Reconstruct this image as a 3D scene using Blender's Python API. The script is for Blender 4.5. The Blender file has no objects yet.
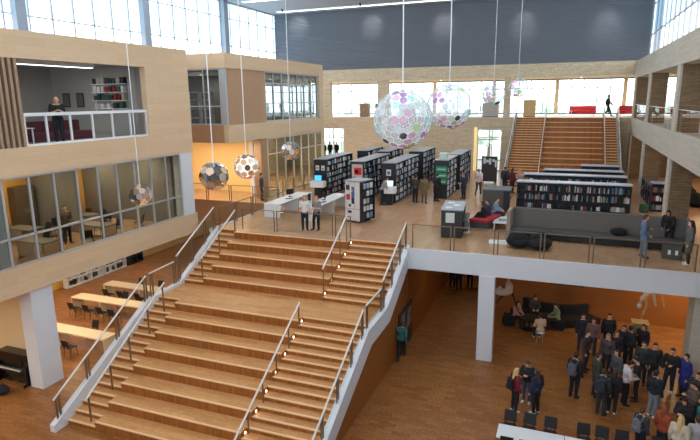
import bpy, math, random
from mathutils import Vector, Matrix, Euler, Quaternion
random.seed(7)
V = Vector
sc = bpy.context.scene
COL = sc.collection
F1, F2, EYE = 4.6, 9.25, 10.9
PI = math.pi

# ------------------------------------------------------------------ camera
FP = 553.0
def camera_axes():
    d = V((570 - 350, 97 - 220, FP)).normalized()
    n = V((384 - 350, 2683 - 220, FP)); n = (n - d * n.dot(d)).normalized()
    up = -n
    x = d.cross(up)
    if x.x < 0: x = -x
    return x, d, up           # world axes seen in camera coordinates (x right, y down, z forward)
AX = camera_axes()
def ray(px, py):
    c = V((px - 350, py - 220, FP))
    return V((AX[0].dot(c), AX[1].dot(c), AX[2].dot(c)))
def fl(px, py, z=F1):         # the point at height z on the line of sight of a spot in the photograph
    r = ray(px, py); t = (z - EYE) / r.z
    return V((r.x * t, r.y * t, z))
def aty(px, py, y):
    r = ray(px, py); t = y / r.y
    return V((r.x * t, y, EYE + r.z * t))
cam = bpy.data.cameras.new('camera'); cam.sensor_width = 36; cam.lens = FP / 700 * 36
cam.clip_end = 400
co = bpy.data.objects.new('camera', cam); COL.objects.link(co)
cx = V((AX[0].x, AX[1].x, AX[2].x)); cy = V((AX[0].y, AX[1].y, AX[2].y)); cz = V((AX[0].z, AX[1].z, AX[2].z))
co.matrix_world = Matrix((
    (cx.x, -cy.x, -cz.x, 0), (cx.y, -cy.y, -cz.y, 0), (cx.z, -cy.z, -cz.z, EYE), (0, 0, 0, 1)))
sc.camera = co

# ------------------------------------------------------------------ materials
MATS = {}
def newmat(name):
    m = bpy.data.materials.new(name); m.use_nodes = True
    nt = m.node_tree; b = nt.nodes['Principled BSDF']
    return m, nt, b
def lin(c):
    return tuple(((v / 255) / 12.92 if v / 255 <= .04045 else ((v / 255 + .055) / 1.055) ** 2.4) for v in c) + (1,)
def mat(rgb, rough=.6, metal=0, spec=.5, noise=0, scale=12, bump=0):
    """plain surface, sRGB colour, with a little procedural mottling"""
    k = ('p', rgb, rough, metal, spec, noise, scale, bump)
    if k in MATS: return MATS[k]
    m, nt, b = newmat('surface_%d' % len(MATS))
    b.inputs['Base Color'].default_value = lin(rgb)
    b.inputs['Roughness'].default_value = rough; b.inputs['Metallic'].default_value = metal
    b.inputs['Specular IOR Level'].default_value = spec
    if noise or bump:
        tc = nt.nodes.new('ShaderNodeTexCoord'); n = nt.nodes.new('ShaderNodeTexNoise')
        n.inputs['Scale'].default_value = scale; n.inputs['Detail'].default_value = 4
        nt.links.new(tc.outputs['Object'], n.inputs['Vector'])
        if noise:
            mx = nt.nodes.new('ShaderNodeMix'); mx.data_type = 'RGBA'
            c = lin(rgb)
            mx.inputs['A'].default_value = tuple(v * (1 - noise) for v in c[:3]) + (1,)
            mx.inputs['B'].default_value = tuple(min(1, v * (1 + noise)) for v in c[:3]) + (1,)
            nt.links.new(n.outputs['Fac'], mx.inputs['Factor']); nt.links.new(mx.outputs['Result'], b.inputs['Base Color'])
        if bump:
            bp = nt.nodes.new('ShaderNodeBump'); bp.inputs['Strength'].default_value = bump
            nt.links.new(n.outputs['Fac'], bp.inputs['Height']); nt.links.new(bp.outputs['Normal'], b.inputs['Normal'])
    MATS[k] = m
    return m
def brickmat(name, c1, c2, mortar, w, h, mort=.01, rough=.7, axis='XZ', noise=.25, bump=.2, nscale=(1, 1, 1), offset=.5, spec=.4):
    """courses of bricks / boards / tiles, chosen plane, in world metres"""
    if name in MATS: return MATS[name]
    m, nt, b = newmat(name)
    g = nt.nodes.new('ShaderNodeNewGeometry'); sx = nt.nodes.new('ShaderNodeSeparateXYZ'); cb = nt.nodes.new('ShaderNodeCombineXYZ')
    nt.links.new(g.outputs['Position'], sx.inputs[0])
    if axis == 'WALL':            # horizontal run = x + y
        ad = nt.nodes.new('ShaderNodeMath'); ad.operation = 'ADD'
        nt.links.new(sx.outputs['X'], ad.inputs[0]); nt.links.new(sx.outputs['Y'], ad.inputs[1])
        nt.links.new(ad.outputs[0], cb.inputs[0]); nt.links.new(sx.outputs['Z'], cb.inputs[1])
    else:
        nt.links.new(sx.outputs[axis[0]], cb.inputs[0]); nt.links.new(sx.outputs[axis[1]], cb.inputs[1])
    bt = nt.nodes.new('ShaderNodeTexBrick')
    bt.inputs['Scale'].default_value = 1; bt.inputs['Brick Width'].default_value = w; bt.inputs['Row Height'].default_value = h
    bt.inputs['Mortar Size'].default_value = mort; bt.inputs['Mortar Smooth'].default_value = .2; bt.offset = offset
    bt.inputs['Color1'].default_value = lin(c1); bt.inputs['Color2'].default_value = lin(c2); bt.inputs['Mortar'].default_value = lin(mortar)
    nt.links.new(cb.outputs[0], bt.inputs['Vector'])
    n = nt.nodes.new('ShaderNodeTexNoise'); n.inputs['Scale'].default_value = 2.5; n.inputs['Detail'].default_value = 6; n.inputs['Roughness'].default_value = .7
    mp = nt.nodes.new('ShaderNodeMapping'); mp.inputs['Scale'].default_value = nscale
    nt.links.new(g.outputs['Position'], mp.inputs['Vector']); nt.links.new(mp.outputs[0], n.inputs['Vector'])
    mr = nt.nodes.new('ShaderNodeMapRange'); mr.inputs['From Min'].default_value = .25; mr.inputs['From Max'].default_value = .75
    mr.inputs['To Min'].default_value = 1 - noise; mr.inputs['To Max'].default_value = 1 + noise
    nt.links.new(n.outputs['Fac'], mr.inputs['Value'])
    vm = nt.nodes.new('ShaderNodeVectorMath'); vm.operation = 'SCALE'
    nt.links.new(bt.outputs['Color'], vm.inputs[0]); nt.links.new(mr.outputs['Result'], vm.inputs['Scale'])
    nt.links.new(vm.outputs[0], b.inputs['Base Color'])
    b.inputs['Roughness'].default_value = rough; b.inputs['Specular IOR Level'].default_value = spec
    if bump:
        bp = nt.nodes.new('ShaderNodeBump'); bp.inputs['Strength'].default_value = bump; bp.inputs['Distance'].default_value = .02
        iv = nt.nodes.new('ShaderNodeMath'); iv.operation = 'SUBTRACT'; iv.inputs[0].default_value = 1
        nt.links.new(bt.outputs['Fac'], iv.inputs[1])
        nt.links.new(iv.outputs[0], bp.inputs['Height']); nt.links.new(bp.outputs['Normal'], b.inputs['Normal'])
    MATS[name] = m
    return m
def glassmat(name, rgb=(235, 240, 240), refl=.12, alpha=.12, rough=.02):
    """thin pane: mostly clear, with a mirror share that grows at a grazing angle"""
    if name in MATS: return MATS[name]
    m, nt, b = newmat(name); nt.nodes.remove(b)
    out = nt.nodes['Material Output']
    tr = nt.nodes.new('ShaderNodeBsdfTransparent'); tr.inputs[0].default_value = lin(rgb)
    gl = nt.nodes.new('ShaderNodeBsdfGlossy'); gl.inputs['Roughness'].default_value = rough
    lw = nt.nodes.new('ShaderNodeLayerWeight'); lw.inputs['Blend'].default_value = refl
    mx = nt.nodes.new('ShaderNodeMixShader')
    hf = nt.nodes.new('ShaderNodeMath'); hf.operation = 'MULTIPLY'; hf.inputs[1].default_value = alpha * 4
    nt.links.new(lw.outputs['Fresnel'], hf.inputs[0]); nt.links.new(hf.outputs[0], mx.inputs[0]); nt.links.new(tr.outputs[0], mx.inputs[1]); nt.links.new(gl.outputs[0], mx.inputs[2])
    nt.links.new(mx.outputs[0], out.inputs[0])
    MATS[name] = m
    return m
def filmmat(name, rgb, rgb2, share):
    """coloured translucent film disc"""
    if name in MATS: return MATS[name]
    m, nt, b = newmat(name)
    out = nt.nodes['Material Output']
    tr = nt.nodes.new('ShaderNodeBsdfTransparent'); tr.inputs[0].default_value = lin(rgb2)
    b.inputs['Base Color'].default_value = lin(rgb); b.inputs['Roughness'].default_value = .25
    mx = nt.nodes.new('ShaderNodeMixShader'); mx.inputs[0].default_value = share
    nt.links.new(tr.outputs[0], mx.inputs[1]); nt.links.new(b.outputs[0], mx.inputs[2]); nt.links.new(mx.outputs[0], out.inputs[0])
    MATS[name] = m
    return m
def emis(name, rgb, s):
    if name in MATS: return MATS[name]
    m, nt, b = newmat(name)
    b.inputs['Base Color'].default_value = lin(rgb); b.inputs['Emission Color'].default_value = lin(rgb); b.inputs['Emission Strength'].default_value = s
    MATS[name] = m
    return m

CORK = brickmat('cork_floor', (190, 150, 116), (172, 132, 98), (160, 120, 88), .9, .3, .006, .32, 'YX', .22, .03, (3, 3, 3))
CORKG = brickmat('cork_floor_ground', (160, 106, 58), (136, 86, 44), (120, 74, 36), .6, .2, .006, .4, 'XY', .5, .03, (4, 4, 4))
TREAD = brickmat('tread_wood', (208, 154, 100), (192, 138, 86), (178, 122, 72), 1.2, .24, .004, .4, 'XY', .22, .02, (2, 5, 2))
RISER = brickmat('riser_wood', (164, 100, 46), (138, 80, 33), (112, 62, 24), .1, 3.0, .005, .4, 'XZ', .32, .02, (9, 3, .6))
NOSE = mat((236, 194, 146), .4)
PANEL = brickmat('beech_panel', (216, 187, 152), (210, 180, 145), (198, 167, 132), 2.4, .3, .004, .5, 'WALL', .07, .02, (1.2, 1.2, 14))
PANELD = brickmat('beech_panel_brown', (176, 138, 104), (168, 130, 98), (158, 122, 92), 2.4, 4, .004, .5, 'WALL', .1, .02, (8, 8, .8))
SLAT = mat((160, 132, 108), .55, noise=.12, scale=5)
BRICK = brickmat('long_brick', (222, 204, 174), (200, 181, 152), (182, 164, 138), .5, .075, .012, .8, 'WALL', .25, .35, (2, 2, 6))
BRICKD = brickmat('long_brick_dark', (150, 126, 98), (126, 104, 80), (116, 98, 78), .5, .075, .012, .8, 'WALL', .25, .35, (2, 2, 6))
CONC = brickmat('board_concrete', (198, 190, 176), (188, 180, 165), (172, 164, 148), 1.6, .16, .006, .75, 'WALL', .12, .15, (1.5, 1.5, 9))
ORANGE = brickmat('orange_ply_wall', (152, 92, 40), (144, 86, 36), (128, 74, 30), 2.4, .6, .005, .5, 'WALL', .12, .02, (1, 1, 9))
OCHRE_LAMPLIT = mat((226, 178, 96), .6, noise=.05, scale=1.5)  # warm lamplight put into the yellow wall colour
CREAM = mat((222, 200, 160), .7, noise=.04, scale=1.5)
WHITE = mat((226, 228, 230), .5)
WHITEC = mat((214, 216, 222), .55)
PALE = mat((190, 190, 192), .6)
GREYW = mat((168, 163, 158), .6, noise=.03, scale=1)
GREYSL = mat((116, 121, 130), .45, noise=.05, scale=.7)
DARKG = mat((78, 76, 74), .75, noise=.1, scale=40)
BENCHG = mat((104, 99, 94), .85, noise=.15, scale=60)
BLACK = mat((24, 24, 27), .5)
BLACKF = mat((27, 27, 30), .9, noise=.2, scale=50)
SHELFB = mat((30, 33, 40), .45)
SHELFTOP = mat((152, 158, 166), .4)
STEEL = mat((196, 196, 198), .28, 1)
ALU = mat((182, 186, 190), .4, .6)
BRONZE = mat((128, 108, 90), .4, .5)
MULL = mat((176, 180, 184), .4, .3)
MULLD = mat((90, 92, 96), .5, .3)
PINE = mat((226, 204, 166), .45, noise=.05, scale=4)
RED = mat((168, 34, 42), .7)
GLASS = glassmat('clear_glass', (250, 252, 252), .1, .12)
GLASSF = glassmat('facade_glass', (214, 220, 220), .2, .1)
GLASSC = glassmat('clerestory_glass', (252, 253, 254), .05, .05)
GLASSB = glassmat('tinted_clerestory_glass', (226, 240, 248), .05, .05)
GLASSR = glassmat('rail_glass', (250, 252, 251), .05, .1)
CEIL = mat((176, 180, 186), .8)
PLAST = mat((200, 202, 206), .7)

# ------------------------------------------------------------------ mesh builder
class MB:
    def __init__(s): s.v = []; s.f = []; s.smooth = False
    def _add(s, vs, fs):
        n = len(s.v); s.v += [tuple(p) for p in vs]; s.f += [tuple(i + n for i in f) for f in fs]; return s
    def box(s, x0, x1, y0, y1, z0, z1):
        return s._add([(x0, y0, z0), (x1, y0, z0), (x1, y1, z0), (x0, y1, z0), (x0, y0, z1), (x1, y0, z1), (x1, y1, z1), (x0, y1, z1)],
                      [(0, 3, 2, 1), (4, 5, 6, 7), (0, 1, 5, 4), (1, 2, 6, 5), (2, 3, 7, 6), (3, 0, 4, 7)])
    def cbox(s, cx, cy, z0, w, d, h): return s.box(cx - w / 2, cx + w / 2, cy - d / 2, cy + d / 2, z0, z0 + h)
    def hexa(s, b, t):            # bottom quad, top quad
        return s._add(list(b) + list(t), [(0, 3, 2, 1), (4, 5, 6, 7), (0, 1, 5, 4), (1, 2, 6, 5), (2, 3, 7, 6), (3, 0, 4, 7)])
    def bar(s, p0, p1, w, h):     # box bar along p0-p1
        p0, p1 = V(p0), V(p1); d = (p1 - p0).normalized()
        r = d.cross(V((0, 0, 1)))
        if r.length < 1e-4: r = V((1, 0, 0))
        r.normalize(); u = r.cross(d)
        q = lambda p: [p - r * w / 2 - u * h / 2, p + r * w / 2 - u * h / 2, p + r * w / 2 + u * h / 2, p - r * w / 2 + u * h / 2]
        return s.hexa(q(p0), q(p1))
    def tube(s, pts, r, n=8, cap=True):
        pts = [V(p) for p in pts]; rs = r if isinstance(r, (list, tuple)) else [r] * len(pts)
        rings = []
        for i, p in enumerate(pts):
            d = (pts[min(i + 1, len(pts) - 1)] - pts[max(i - 1, 0)]).normalized()
            a = d.orthogonal().normalized() if i == 0 else (a - d * a.dot(d)).normalized()
            b = d.cross(a)
            rings.append([p + (a * math.cos(2 * PI * k / n) + b * math.sin(2 * PI * k / n)) * rs[i] for k in range(n)])
        vs = [p for q in rings for p in q]; fs = []
        for i in range(len(pts) - 1):
            for k in range(n):
                fs.append((i * n + k, i * n + (k + 1) % n, (i + 1) * n + (k + 1) % n, (i + 1) * n + k))
        if cap:
            fs.append(tuple(range(n))[::-1]); fs.append(tuple((len(pts) - 1) * n + k for k in range(n)))
        s.smooth = True
        return s._add(vs, fs)
    def cyl(s, x, y, z0, z1, r, n=12, r2=None): return s.tube([(x, y, z0), (x, y, z1)], [r, r if r2 is None else r2], n)
    def ell(s, c, r, n=12, m=8, rot=None):
        c = V(c); r = V(r) if not isinstance(r, (int, float)) else V((r, r, r))
        vs = [V((0, 0, -r.z))]
        for i in range(1, m):
            t = -PI / 2 + PI * i / m
            for k in range(n): vs.append(V((r.x * math.cos(t) * math.cos(2 * PI * k / n), r.y * math.cos(t) * math.sin(2 * PI * k / n), r.z * math.sin(t))))
        vs.append(V((0, 0, r.z)))
        if rot is not None: vs = [rot @ p for p in vs]
        vs = [p + c for p in vs]; fs = []
        for k in range(n): fs.append((0, 1 + (k + 1) % n, 1 + k))
        for i in range(m - 2):
            for k in range(n):
                a = 1 + i * n; fs.append((a + k, a + (k + 1) % n, a + n + (k + 1) % n, a + n + k))
        e = len(vs) - 1; a = 1 + (m - 2) * n
        for k in range(n): fs.append((a + k, a + (k + 1) % n, e))
        s.smooth = True
        return s._add(vs, fs)
    def cap(s, p0, r0, p1, r1, n=10):   # tapered capsule
        p0, p1 = V(p0), V(p1); d = (p1 - p0); L = d.length; d = d.normalized() if L > 1e-6 else V((0, 0, 1))
        pts = []; rs = []
        for t in (-80, -45, -15): pts.append(p0 + d * r0 * math.sin(math.radians(t))); rs.append(r0 * math.cos(math.radians(t)))
        for t in (15, 45, 80): pts.append(p1 + d * r1 * math.sin(math.radians(t))); rs.append(r1 * math.cos(math.radians(t)))
        return s.tube(pts, rs, n)
    def disc(s, c, nrm, r, th, n=16):
        nrm = V(nrm).normalized(); c = V(c)
        return s.tube([c - nrm * th / 2, c + nrm * th / 2], r, n)
    def prism(s, poly, axis, a, b):     # polygon in the plane normal to axis, extruded from a to b
        f = {'x': lambda p, t: (t, p[0], p[1]), 'y': lambda p, t: (p[0], t, p[1]), 'z': lambda p, t: (p[0], p[1], t)}[axis]
        n = len(poly)
        vs = [f(p, a) for p in poly] + [f(p, b) for p in poly]
        fs = [tuple(range(n)), tuple(range(2 * n - 1, n - 1, -1))] + [(k, (k + 1) % n, n + (k + 1) % n, n + k)[::-1] for k in range(n)]
        return s._add(vs, fs)
    def xf(s, M):
        s.v = [tuple(M @ V(p)) for p in s.v]; return s
    def mesh(s, name, m=None):
        me = bpy.data.meshes.new(name); me.from_pydata(s.v, [], s.f); me.update()
        if m: me.materials.append(m)
        if s.smooth:
            me.polygons.foreach_set('use_smooth', [len(p.vertices) < 5 for p in me.polygons])
            try: me.set_sharp_from_angle(angle=math.radians(50))
            except Exception: pass
        return me
import bmesh
def obj(name, mb, m=None, parent=None, loc=None, rz=0, bev=0, me=None):
    if me is None:
        me = mb.mesh(name, m)
        bm = bmesh.new(); bm.from_mesh(me); bmesh.ops.recalc_face_normals(bm, faces=bm.faces)
        if bev:
            bmesh.ops.bevel(bm, geom=[e for e in bm.edges if e.calc_face_angle(0) > .6], offset=bev, segments=2, affect='EDGES', profile=.5)
        bm.to_mesh(me); bm.free()
    o = bpy.data.objects.new(name, me); COL.objects.link(o)
    if parent: o.parent = parent
    if loc is not None: o.location = loc
    if rz: o.rotation_euler.z = rz
    return o
def tag(o, label, cat, group=None, kind=None):
    if label: o['label'] = label
    if cat: o['category'] = cat
    if group: o['group'] = group
    if kind: o['kind'] = kind
    return o
def thing(name, label, cat, loc=(0, 0, 0), rz=0, group=None):
    o = bpy.data.objects.new(name, None); COL.objects.link(o); o.empty_display_size = .1
    o.location = loc; o.rotation_euler = (0, 0, rz)
    return tag(o, label, cat, group)
def struct(name, mb, m, label=None, parent=None, bev=0):
    o = obj(name, mb, m, parent, bev=bev)
    if not parent: o['kind'] = 'structure'
    if label: o['label'] = label
    return o
def dup(root, loc, rz=0, label=None, group=None, mats=None):
    r = root.copy(); COL.objects.link(r); r.location = loc; r.rotation_euler = (0, 0, rz)
    if label: r['label'] = label
    if group: r['group'] = group
    for ch in list(root.children):
        c = ch.copy(); COL.objects.link(c); c.parent = r
        if mats:
            for k, mm in mats.items():
                if ch.name.split('.')[0] == k: setm(c, mm)
        for g in list(ch.children):
            d = g.copy(); COL.objects.link(d); d.parent = c
    return r
def setm(o, m):
    o.material_slots[0].link = 'OBJECT'; o.material_slots[0].material = m
def B(*a): return MB().box(*a)

exec_people = []          # filled below

# ------------------------------------------------------------------ people (facing local +Y, 1.75 m)
def remeshed(mb, vox, name):
    """fuse overlapping closed pieces into one continuous skin"""
    me = mb.mesh(name); o = bpy.data.objects.new('tmp', me); COL.objects.link(o)
    r = o.modifiers.new('r', 'REMESH'); r.mode = 'VOXEL'; r.voxel_size = vox; r.use_smooth_shade = True
    s = o.modifiers.new('s', 'SMOOTH'); s.factor = .5; s.iterations = 3
    dg = bpy.context.evaluated_depsgraph_get()
    out = bpy.data.meshes.new_from_object(o.evaluated_get(dg)); out.name = name
    bpy.data.objects.remove(o); bpy.data.meshes.remove(me)
    out.polygons.foreach_set('use_smooth', [True] * len(out.polygons))
    out.materials.clear(); out.materials.append(None)
    return out
def skeleton(pose):
    J = {}
    hz = .93; drop = 0; lean = 0; hip_y = 0
    if pose == 'sit': drop = .93 - .53
    if pose in ('rail', 'desk'): lean = math.radians(24)
    if pose == 'sit': lean = math.radians(6)
    if pose == 'read': lean = math.radians(4)
    up = lambda x, y, z: V((x, (y) * math.cos(lean) + (z - hz) * math.sin(lean), hz - drop + (z - hz) * math.cos(lean) - y * math.sin(lean)))
    J['pel'] = up(0, 0, .96); J['wai'] = up(0, .01, 1.1); J['che'] = up(0, .0, 1.3); J['nek'] = up(0, -.005, 1.46)
    tilt = {'phone': .45, 'read': .5, 'sit': .2, 'desk': .25}.get(pose, .05)
    J['tilt'] = tilt + lean * .6
    nk = up(0, -.01, 1.47)
    J['head'] = nk + V((0, .03 + .13 * math.sin(tilt + lean * .5), .14 * math.cos(tilt) + .01))
    for s, k in ((1, 'R'), (-1, 'L')):
        J['sh' + k] = up(.185 * s, -.005, 1.41); J['hip' + k] = V((.095 * s, 0, .93 - drop))
        if pose == 'sit':
            J['kn' + k] = V((.13 * s, .43, .52)); J['an' + k] = V((.13 * s, .42, .08)); J['to' + k] = V((.14 * s, .58, .035))
        elif pose == 'walk':
            if s > 0: J['knR'], J['anR'], J['toR'] = V((.09, .19, .51)), V((.09, .33, .1)), V((.1, .48, .07))
            else: J['knL'], J['anL'], J['toL'] = V((-.09, .0, .49)), V((-.09, -.3, .15)), V((-.1, -.17, .035))
        elif pose == 'hip':
            if s > 0: J['knR'], J['anR'], J['toR'] = V((.13, .08, .5)), V((.16, .06, .08)), V((.22, .19, .035))
            else: J['knL'], J['anL'], J['toL'] = V((-.09, .01, .5)), V((-.09, -.02, .08)), V((-.12, .13, .035))
        else:
            J['kn' + k] = V((.1 * s, .025, .5)); J['an' + k] = V((.105 * s, -.02, .08)); J['to' + k] = V((.135 * s, .13, .035))
        if pose in ('stand',): e, w = (.235 * s, -.03, 1.13), (.25 * s, .06, .88)
        elif pose == 'hip': e, w = ((.27, -.06, 1.14), (.24, .14, .96)) if s > 0 else ((-.24, .0, 1.13), (-.1, .22, 1.16))
        elif pose == 'walk': e, w = ((.23, -.13, 1.15), (.24, -.05, .92)) if s > 0 else ((-.23, .08, 1.14), (-.22, .27, 1.0))
        elif pose == 'phone': e, w = (.235 * s, .03, 1.15), (.07 * s, .27, 1.24)
        elif pose == 'read': e, w = (.235 * s, .05, 1.14), (.13 * s, .3, 1.12)
        elif pose == 'sit': e, w = (.24 * s, .08, 1.16), (.13 * s, .33, 1.12)
        elif pose == 'rail': e, w = (.25 * s, .13, 1.17), (.05 * s, .25, 1.36)
        elif pose == 'desk': e, w = (.24 * s, .12, 1.18), (.15 * s, .36, 1.1)
        J['el' + k] = up(*e); J['wr' + k] = up(*w)
    return J
def body_mb(J, pose):
    b = MB(); c = b.cap
    c(J['pel'] + V((-.06, 0, 0)), .112, J['pel'] + V((.06, 0, 0)), .112)
    c(J['pel'], .12, J['wai'], .11); c(J['wai'], .115, J['che'], .125)
    c(J['che'] + V((-.06, 0, 0)), .11, J['che'] + V((.06, 0, 0)), .11)
    c(J['shL'], .062, J['nek'], .06); c(J['shR'], .062, J['nek'], .06); c(J['che'], .1, J['nek'], .06)
    c(J['nek'], .053, J['head'] + V((0, -.02, -.03)), .05)
    R = Matrix.Rotation(-J['tilt'], 3, 'X'); h = J['head']
    b.ell(h + R @ V((0, -.01, .03)), (.078, .095, .098), 12, 8, R); b.ell(h + R @ V((0, .022, -.045)), (.058, .068, .07), 12, 8, R)
    c(h + R @ V((0, .088, .012)), .012, h + R @ V((0, .104, -.022)), .016, 8)          # nose
    c(h + R @ V((-.02, .082, -.056)), .01, h + R @ V((.02, .082, -.056)), .01, 8)      # lips
    c(h + R @ V((-.03, .078, .034)), .012, h + R @ V((.03, .078, .034)), .012, 8)      # brow
    for s in (1, -1): b.ell(h + R @ V((.08 * s, -.01, -.005)), (.013, .022, .034), 8, 6, R)
    for k, s in (('R', 1), ('L', -1)):
        c(J['sh' + k], .058, J['el' + k], .042); c(J['el' + k], .042, J['wr' + k], .029)
        d = (J['wr' + k] - J['el' + k]).normalized(); side = V((0, 1, 0)) if abs(d.y) < .8 else V((-s, 0, .3))
        side = (side - d * side.dot(d)).normalized(); nrm = d.cross(side)
        if nrm.x * s > 0: nrm = -nrm      # palm turned inwards
        w = J['wr' + k]; p = w + d * .085
        c(w, .028, p - d * .01 + side * .018, .022); c(w + d * .02, .027, p - d * .01 - side * .02, .022)
        for i, L in enumerate((.07, .08, .074, .058)):
            q = p + side * (.033 - .021 * i); m = q + d * L * .5 + nrm * .008; e = m + d * L * .4 + nrm * .03
            c(q - d * .012, .0115, m, .0108, 7); c(m, .0108, e, .0098, 7)
        t0 = w + d * .03 + side * .025; t1 = t0 + d * .035 + side * .028; c(t0, .014, t1, .0125, 7); c(t1, .0125, t1 + d * .03 + nrm * .012, .011, 7)
        c(J['hip' + k], .088, J['kn' + k], .056); c(J['kn' + k], .056, J['kn' + k] * .55 + J['an' + k] * .45 + V((0, -.012, 0)), .05); c(J['kn' + k], .052, J['an' + k], .035)
        c(J['an' + k] + V((0, -.02, -.03)), .036, J['to' + k], .033)
    return b
def trousers_mb(J):
    b = MB(); c = b.cap
    c(J['pel'] + V((-.055, 0, .02)), .125, J['pel'] + V((.055, 0, .02)), .125)
    for k in 'RL':
        c(J['hip' + k], .106, J['kn' + k], .08); c(J['kn' + k], .08, J['kn' + k] * .55 + J['an' + k] * .45 + V((0, -.012, 0)), .073); c(J['kn' + k], .076, J['an' + k] + V((0, 0, .0)), .06); c(J['hip' + k], .1, J['pel'], .118)
    return b
def top_mb(J, style):
    b = MB(); c = b.cap
    g = {'tee': .016, 'jacket': .032, 'coat': .036}[style]
    lo = J['pel'] + V((0, 0, .02 if style != 'coat' else -.02))
    c(lo + V((-.06, 0, 0)), .118 + g * .7, lo + V((.06, 0, 0)), .118 + g * .7)
    c(lo, .12 + g, J['wai'], .11 + g); c(J['wai'], .115 + g, J['che'], .125 + g)
    c(J['che'] + V((-.065, 0, 0)), .11 + g, J['che'] + V((.065, 0, 0)), .11 + g)
    c(J['che'], .1 + g, J['nek'] + V((0, -.005, -.03)), .056 + g)
    if style != 'tee': c(J['nek'] + V((0, -.035, -.01)), .05 + g * .5, J['nek'] + V((0, -.03, .0)), .05 + g * .5)
    for k in 'RL':
        c(J['sh' + k], .06 + g, J['nek'] + V((0, 0, -.045)), .055 + g * .6)
        if style == 'tee':
            m = J['sh' + k].lerp(J['el' + k], .75); c(J['sh' + k], .062 + g, m, .056 + g)
        else:
            m = J['el' + k].lerp(J['wr' + k], .97)
            c(J['sh' + k], .06 + g, J['el' + k], .046 + g); c(J['el' + k], .046 + g, m, .033 + g * .7)
        if style == 'coat':
            m = J['hip' + k].lerp(J['kn' + k], .8); c(J['hip' + k], .12, m, .118)
    return b
def shoe_mb(J, k):
    b = MB(); a = J['an' + k]; t = J['to' + k]
    b.cap(a + V((0, -.025, -.02)), .05, t, .045); b.cap(a + V((0, 0, .02)), .048, a + V((0, 0, -.02)), .05)
    return b
def hair_mb(J, style):
    b = MB(); R = Matrix.Rotation(-J['tilt'], 3, 'X'); h = J['head']
    b.ell(h + R @ V((0, -.028, .045)), (.088, .094, .096), 12, 8, R)
    b.ell(h + R @ V((0, .03, .1)), (.06, .05, .036), 10, 6, R)
    if style == 'short': b.ell(h + R @ V((0, -.05, -.01)), (.076, .06, .075), 10, 6, R)
    if style in ('long', 'tail'):
        b.cap(h + R @ V((0, -.06, .0)), .075, h + R @ V((0, -.085, -.1)), .06)
        if style == 'long':
            b.cap(h + R @ V((0, -.085, -.08)), .07, h + V((0, -.145, -.33)), .05)
            for s in (1, -1): b.cap(h + R @ V((.07 * s, -.02, .03)), .032, h + V((.085 * s, -.04, -.24)), .035)
        else: b.cap(h + R @ V((0, -.12, .02)), .035, h + V((0, -.17, -.2)), .02)
    if style == 'bun': b.ell(h + R @ V((0, -.1, .11)), .05, 10, 6); b.ell(h + R @ V((0, -.05, -.01)), (.072, .06, .07), 10, 6, R)
    return b
PCACHE = {}
SKEL = {}
def pmesh(kind, pose, style=None):
    k = (kind, pose, style)
    if k in PCACHE: return PCACHE[k]
    J = SKEL.setdefault(pose, skeleton(pose))
    if kind == 'body': me = remeshed(body_mb(J, pose), .0125, 'person_body')
    elif kind == 'trousers': me = remeshed(trousers_mb(J), .02, 'trousers')
    elif kind == 'top': me = remeshed(top_mb(J, style), .02, 'top')
    elif kind == 'shoe': me = remeshed(shoe_mb(J, style), .014, 'shoe')
    elif kind == 'hair': me = remeshed(hair_mb(J, style), .016, 'hair')
    elif kind == 'eye':
        R = Matrix.Rotation(-J['tilt'], 3, 'X'); b = MB(); b.ell(J['head'] + R @ V(((.032 if style == 'R' else -.032), .079, .014)), (.014, .011, .009), 8, 6, R); me = b.mesh('eye'); me.materials.append(None)
    PCACHE[k] = me
    return me
def cloth(rgb, key=0): return mat(rgb, .85, noise=.18, scale=26)
SKIN = {'light': (214, 162, 134), 'tan': (186, 132, 102), 'dark': (120, 80, 60)}
HAIRC = {'black': (26, 22, 20), 'brown': (66, 44, 30), 'dark': (40, 30, 24), 'blond': (206, 172, 116), 'grey': (150, 148, 146), 'red': (130, 66, 34), 'fair': (160, 124, 82)}
def person(loc, face, label, pose='stand', h=1.75, top=('jacket', (40, 42, 50)), legs=(34, 36, 44), shoes=(30, 30, 32), hair=('short', 'brown'), skin='light', group=None):
    """face: direction in the floor plane the person looks to"""
    rz = math.atan2(face[1], face[0]) - PI / 2
    s = h / 1.75
    bm_ = pmesh('body', pose)
    o = bpy.data.objects.new('person', bm_); COL.objects.link(o)
    o.location = loc; o.rotation_euler.z = rz; o.scale = (s, s, s)
    setm(o, mat(SKIN[skin], .55)); tag(o, label, 'person', group)
    def ch(name, me, m):
        c = bpy.data.objects.new(name, me); COL.objects.link(c); c.parent = o; setm(c, m); return c
    nm = {'tee': 'shirt', 'jacket': 'jacket', 'coat': 'coat'}[top[0]]
    ch(nm, pmesh('top', pose, top[0]), cloth(top[1])); ch('trousers', pmesh('trousers', pose), cloth(legs))
    for k in 'RL': ch('shoe', pmesh('shoe', pose, k), mat(shoes, .5)); ch('eye', pmesh('eye', pose, k), mat((40, 30, 26), .2))
    if hair: ch('hair', pmesh('hair', pose, hair[0]), mat(HAIRC[hair[1]], .6, noise=.2, scale=40))
    return o
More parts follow.
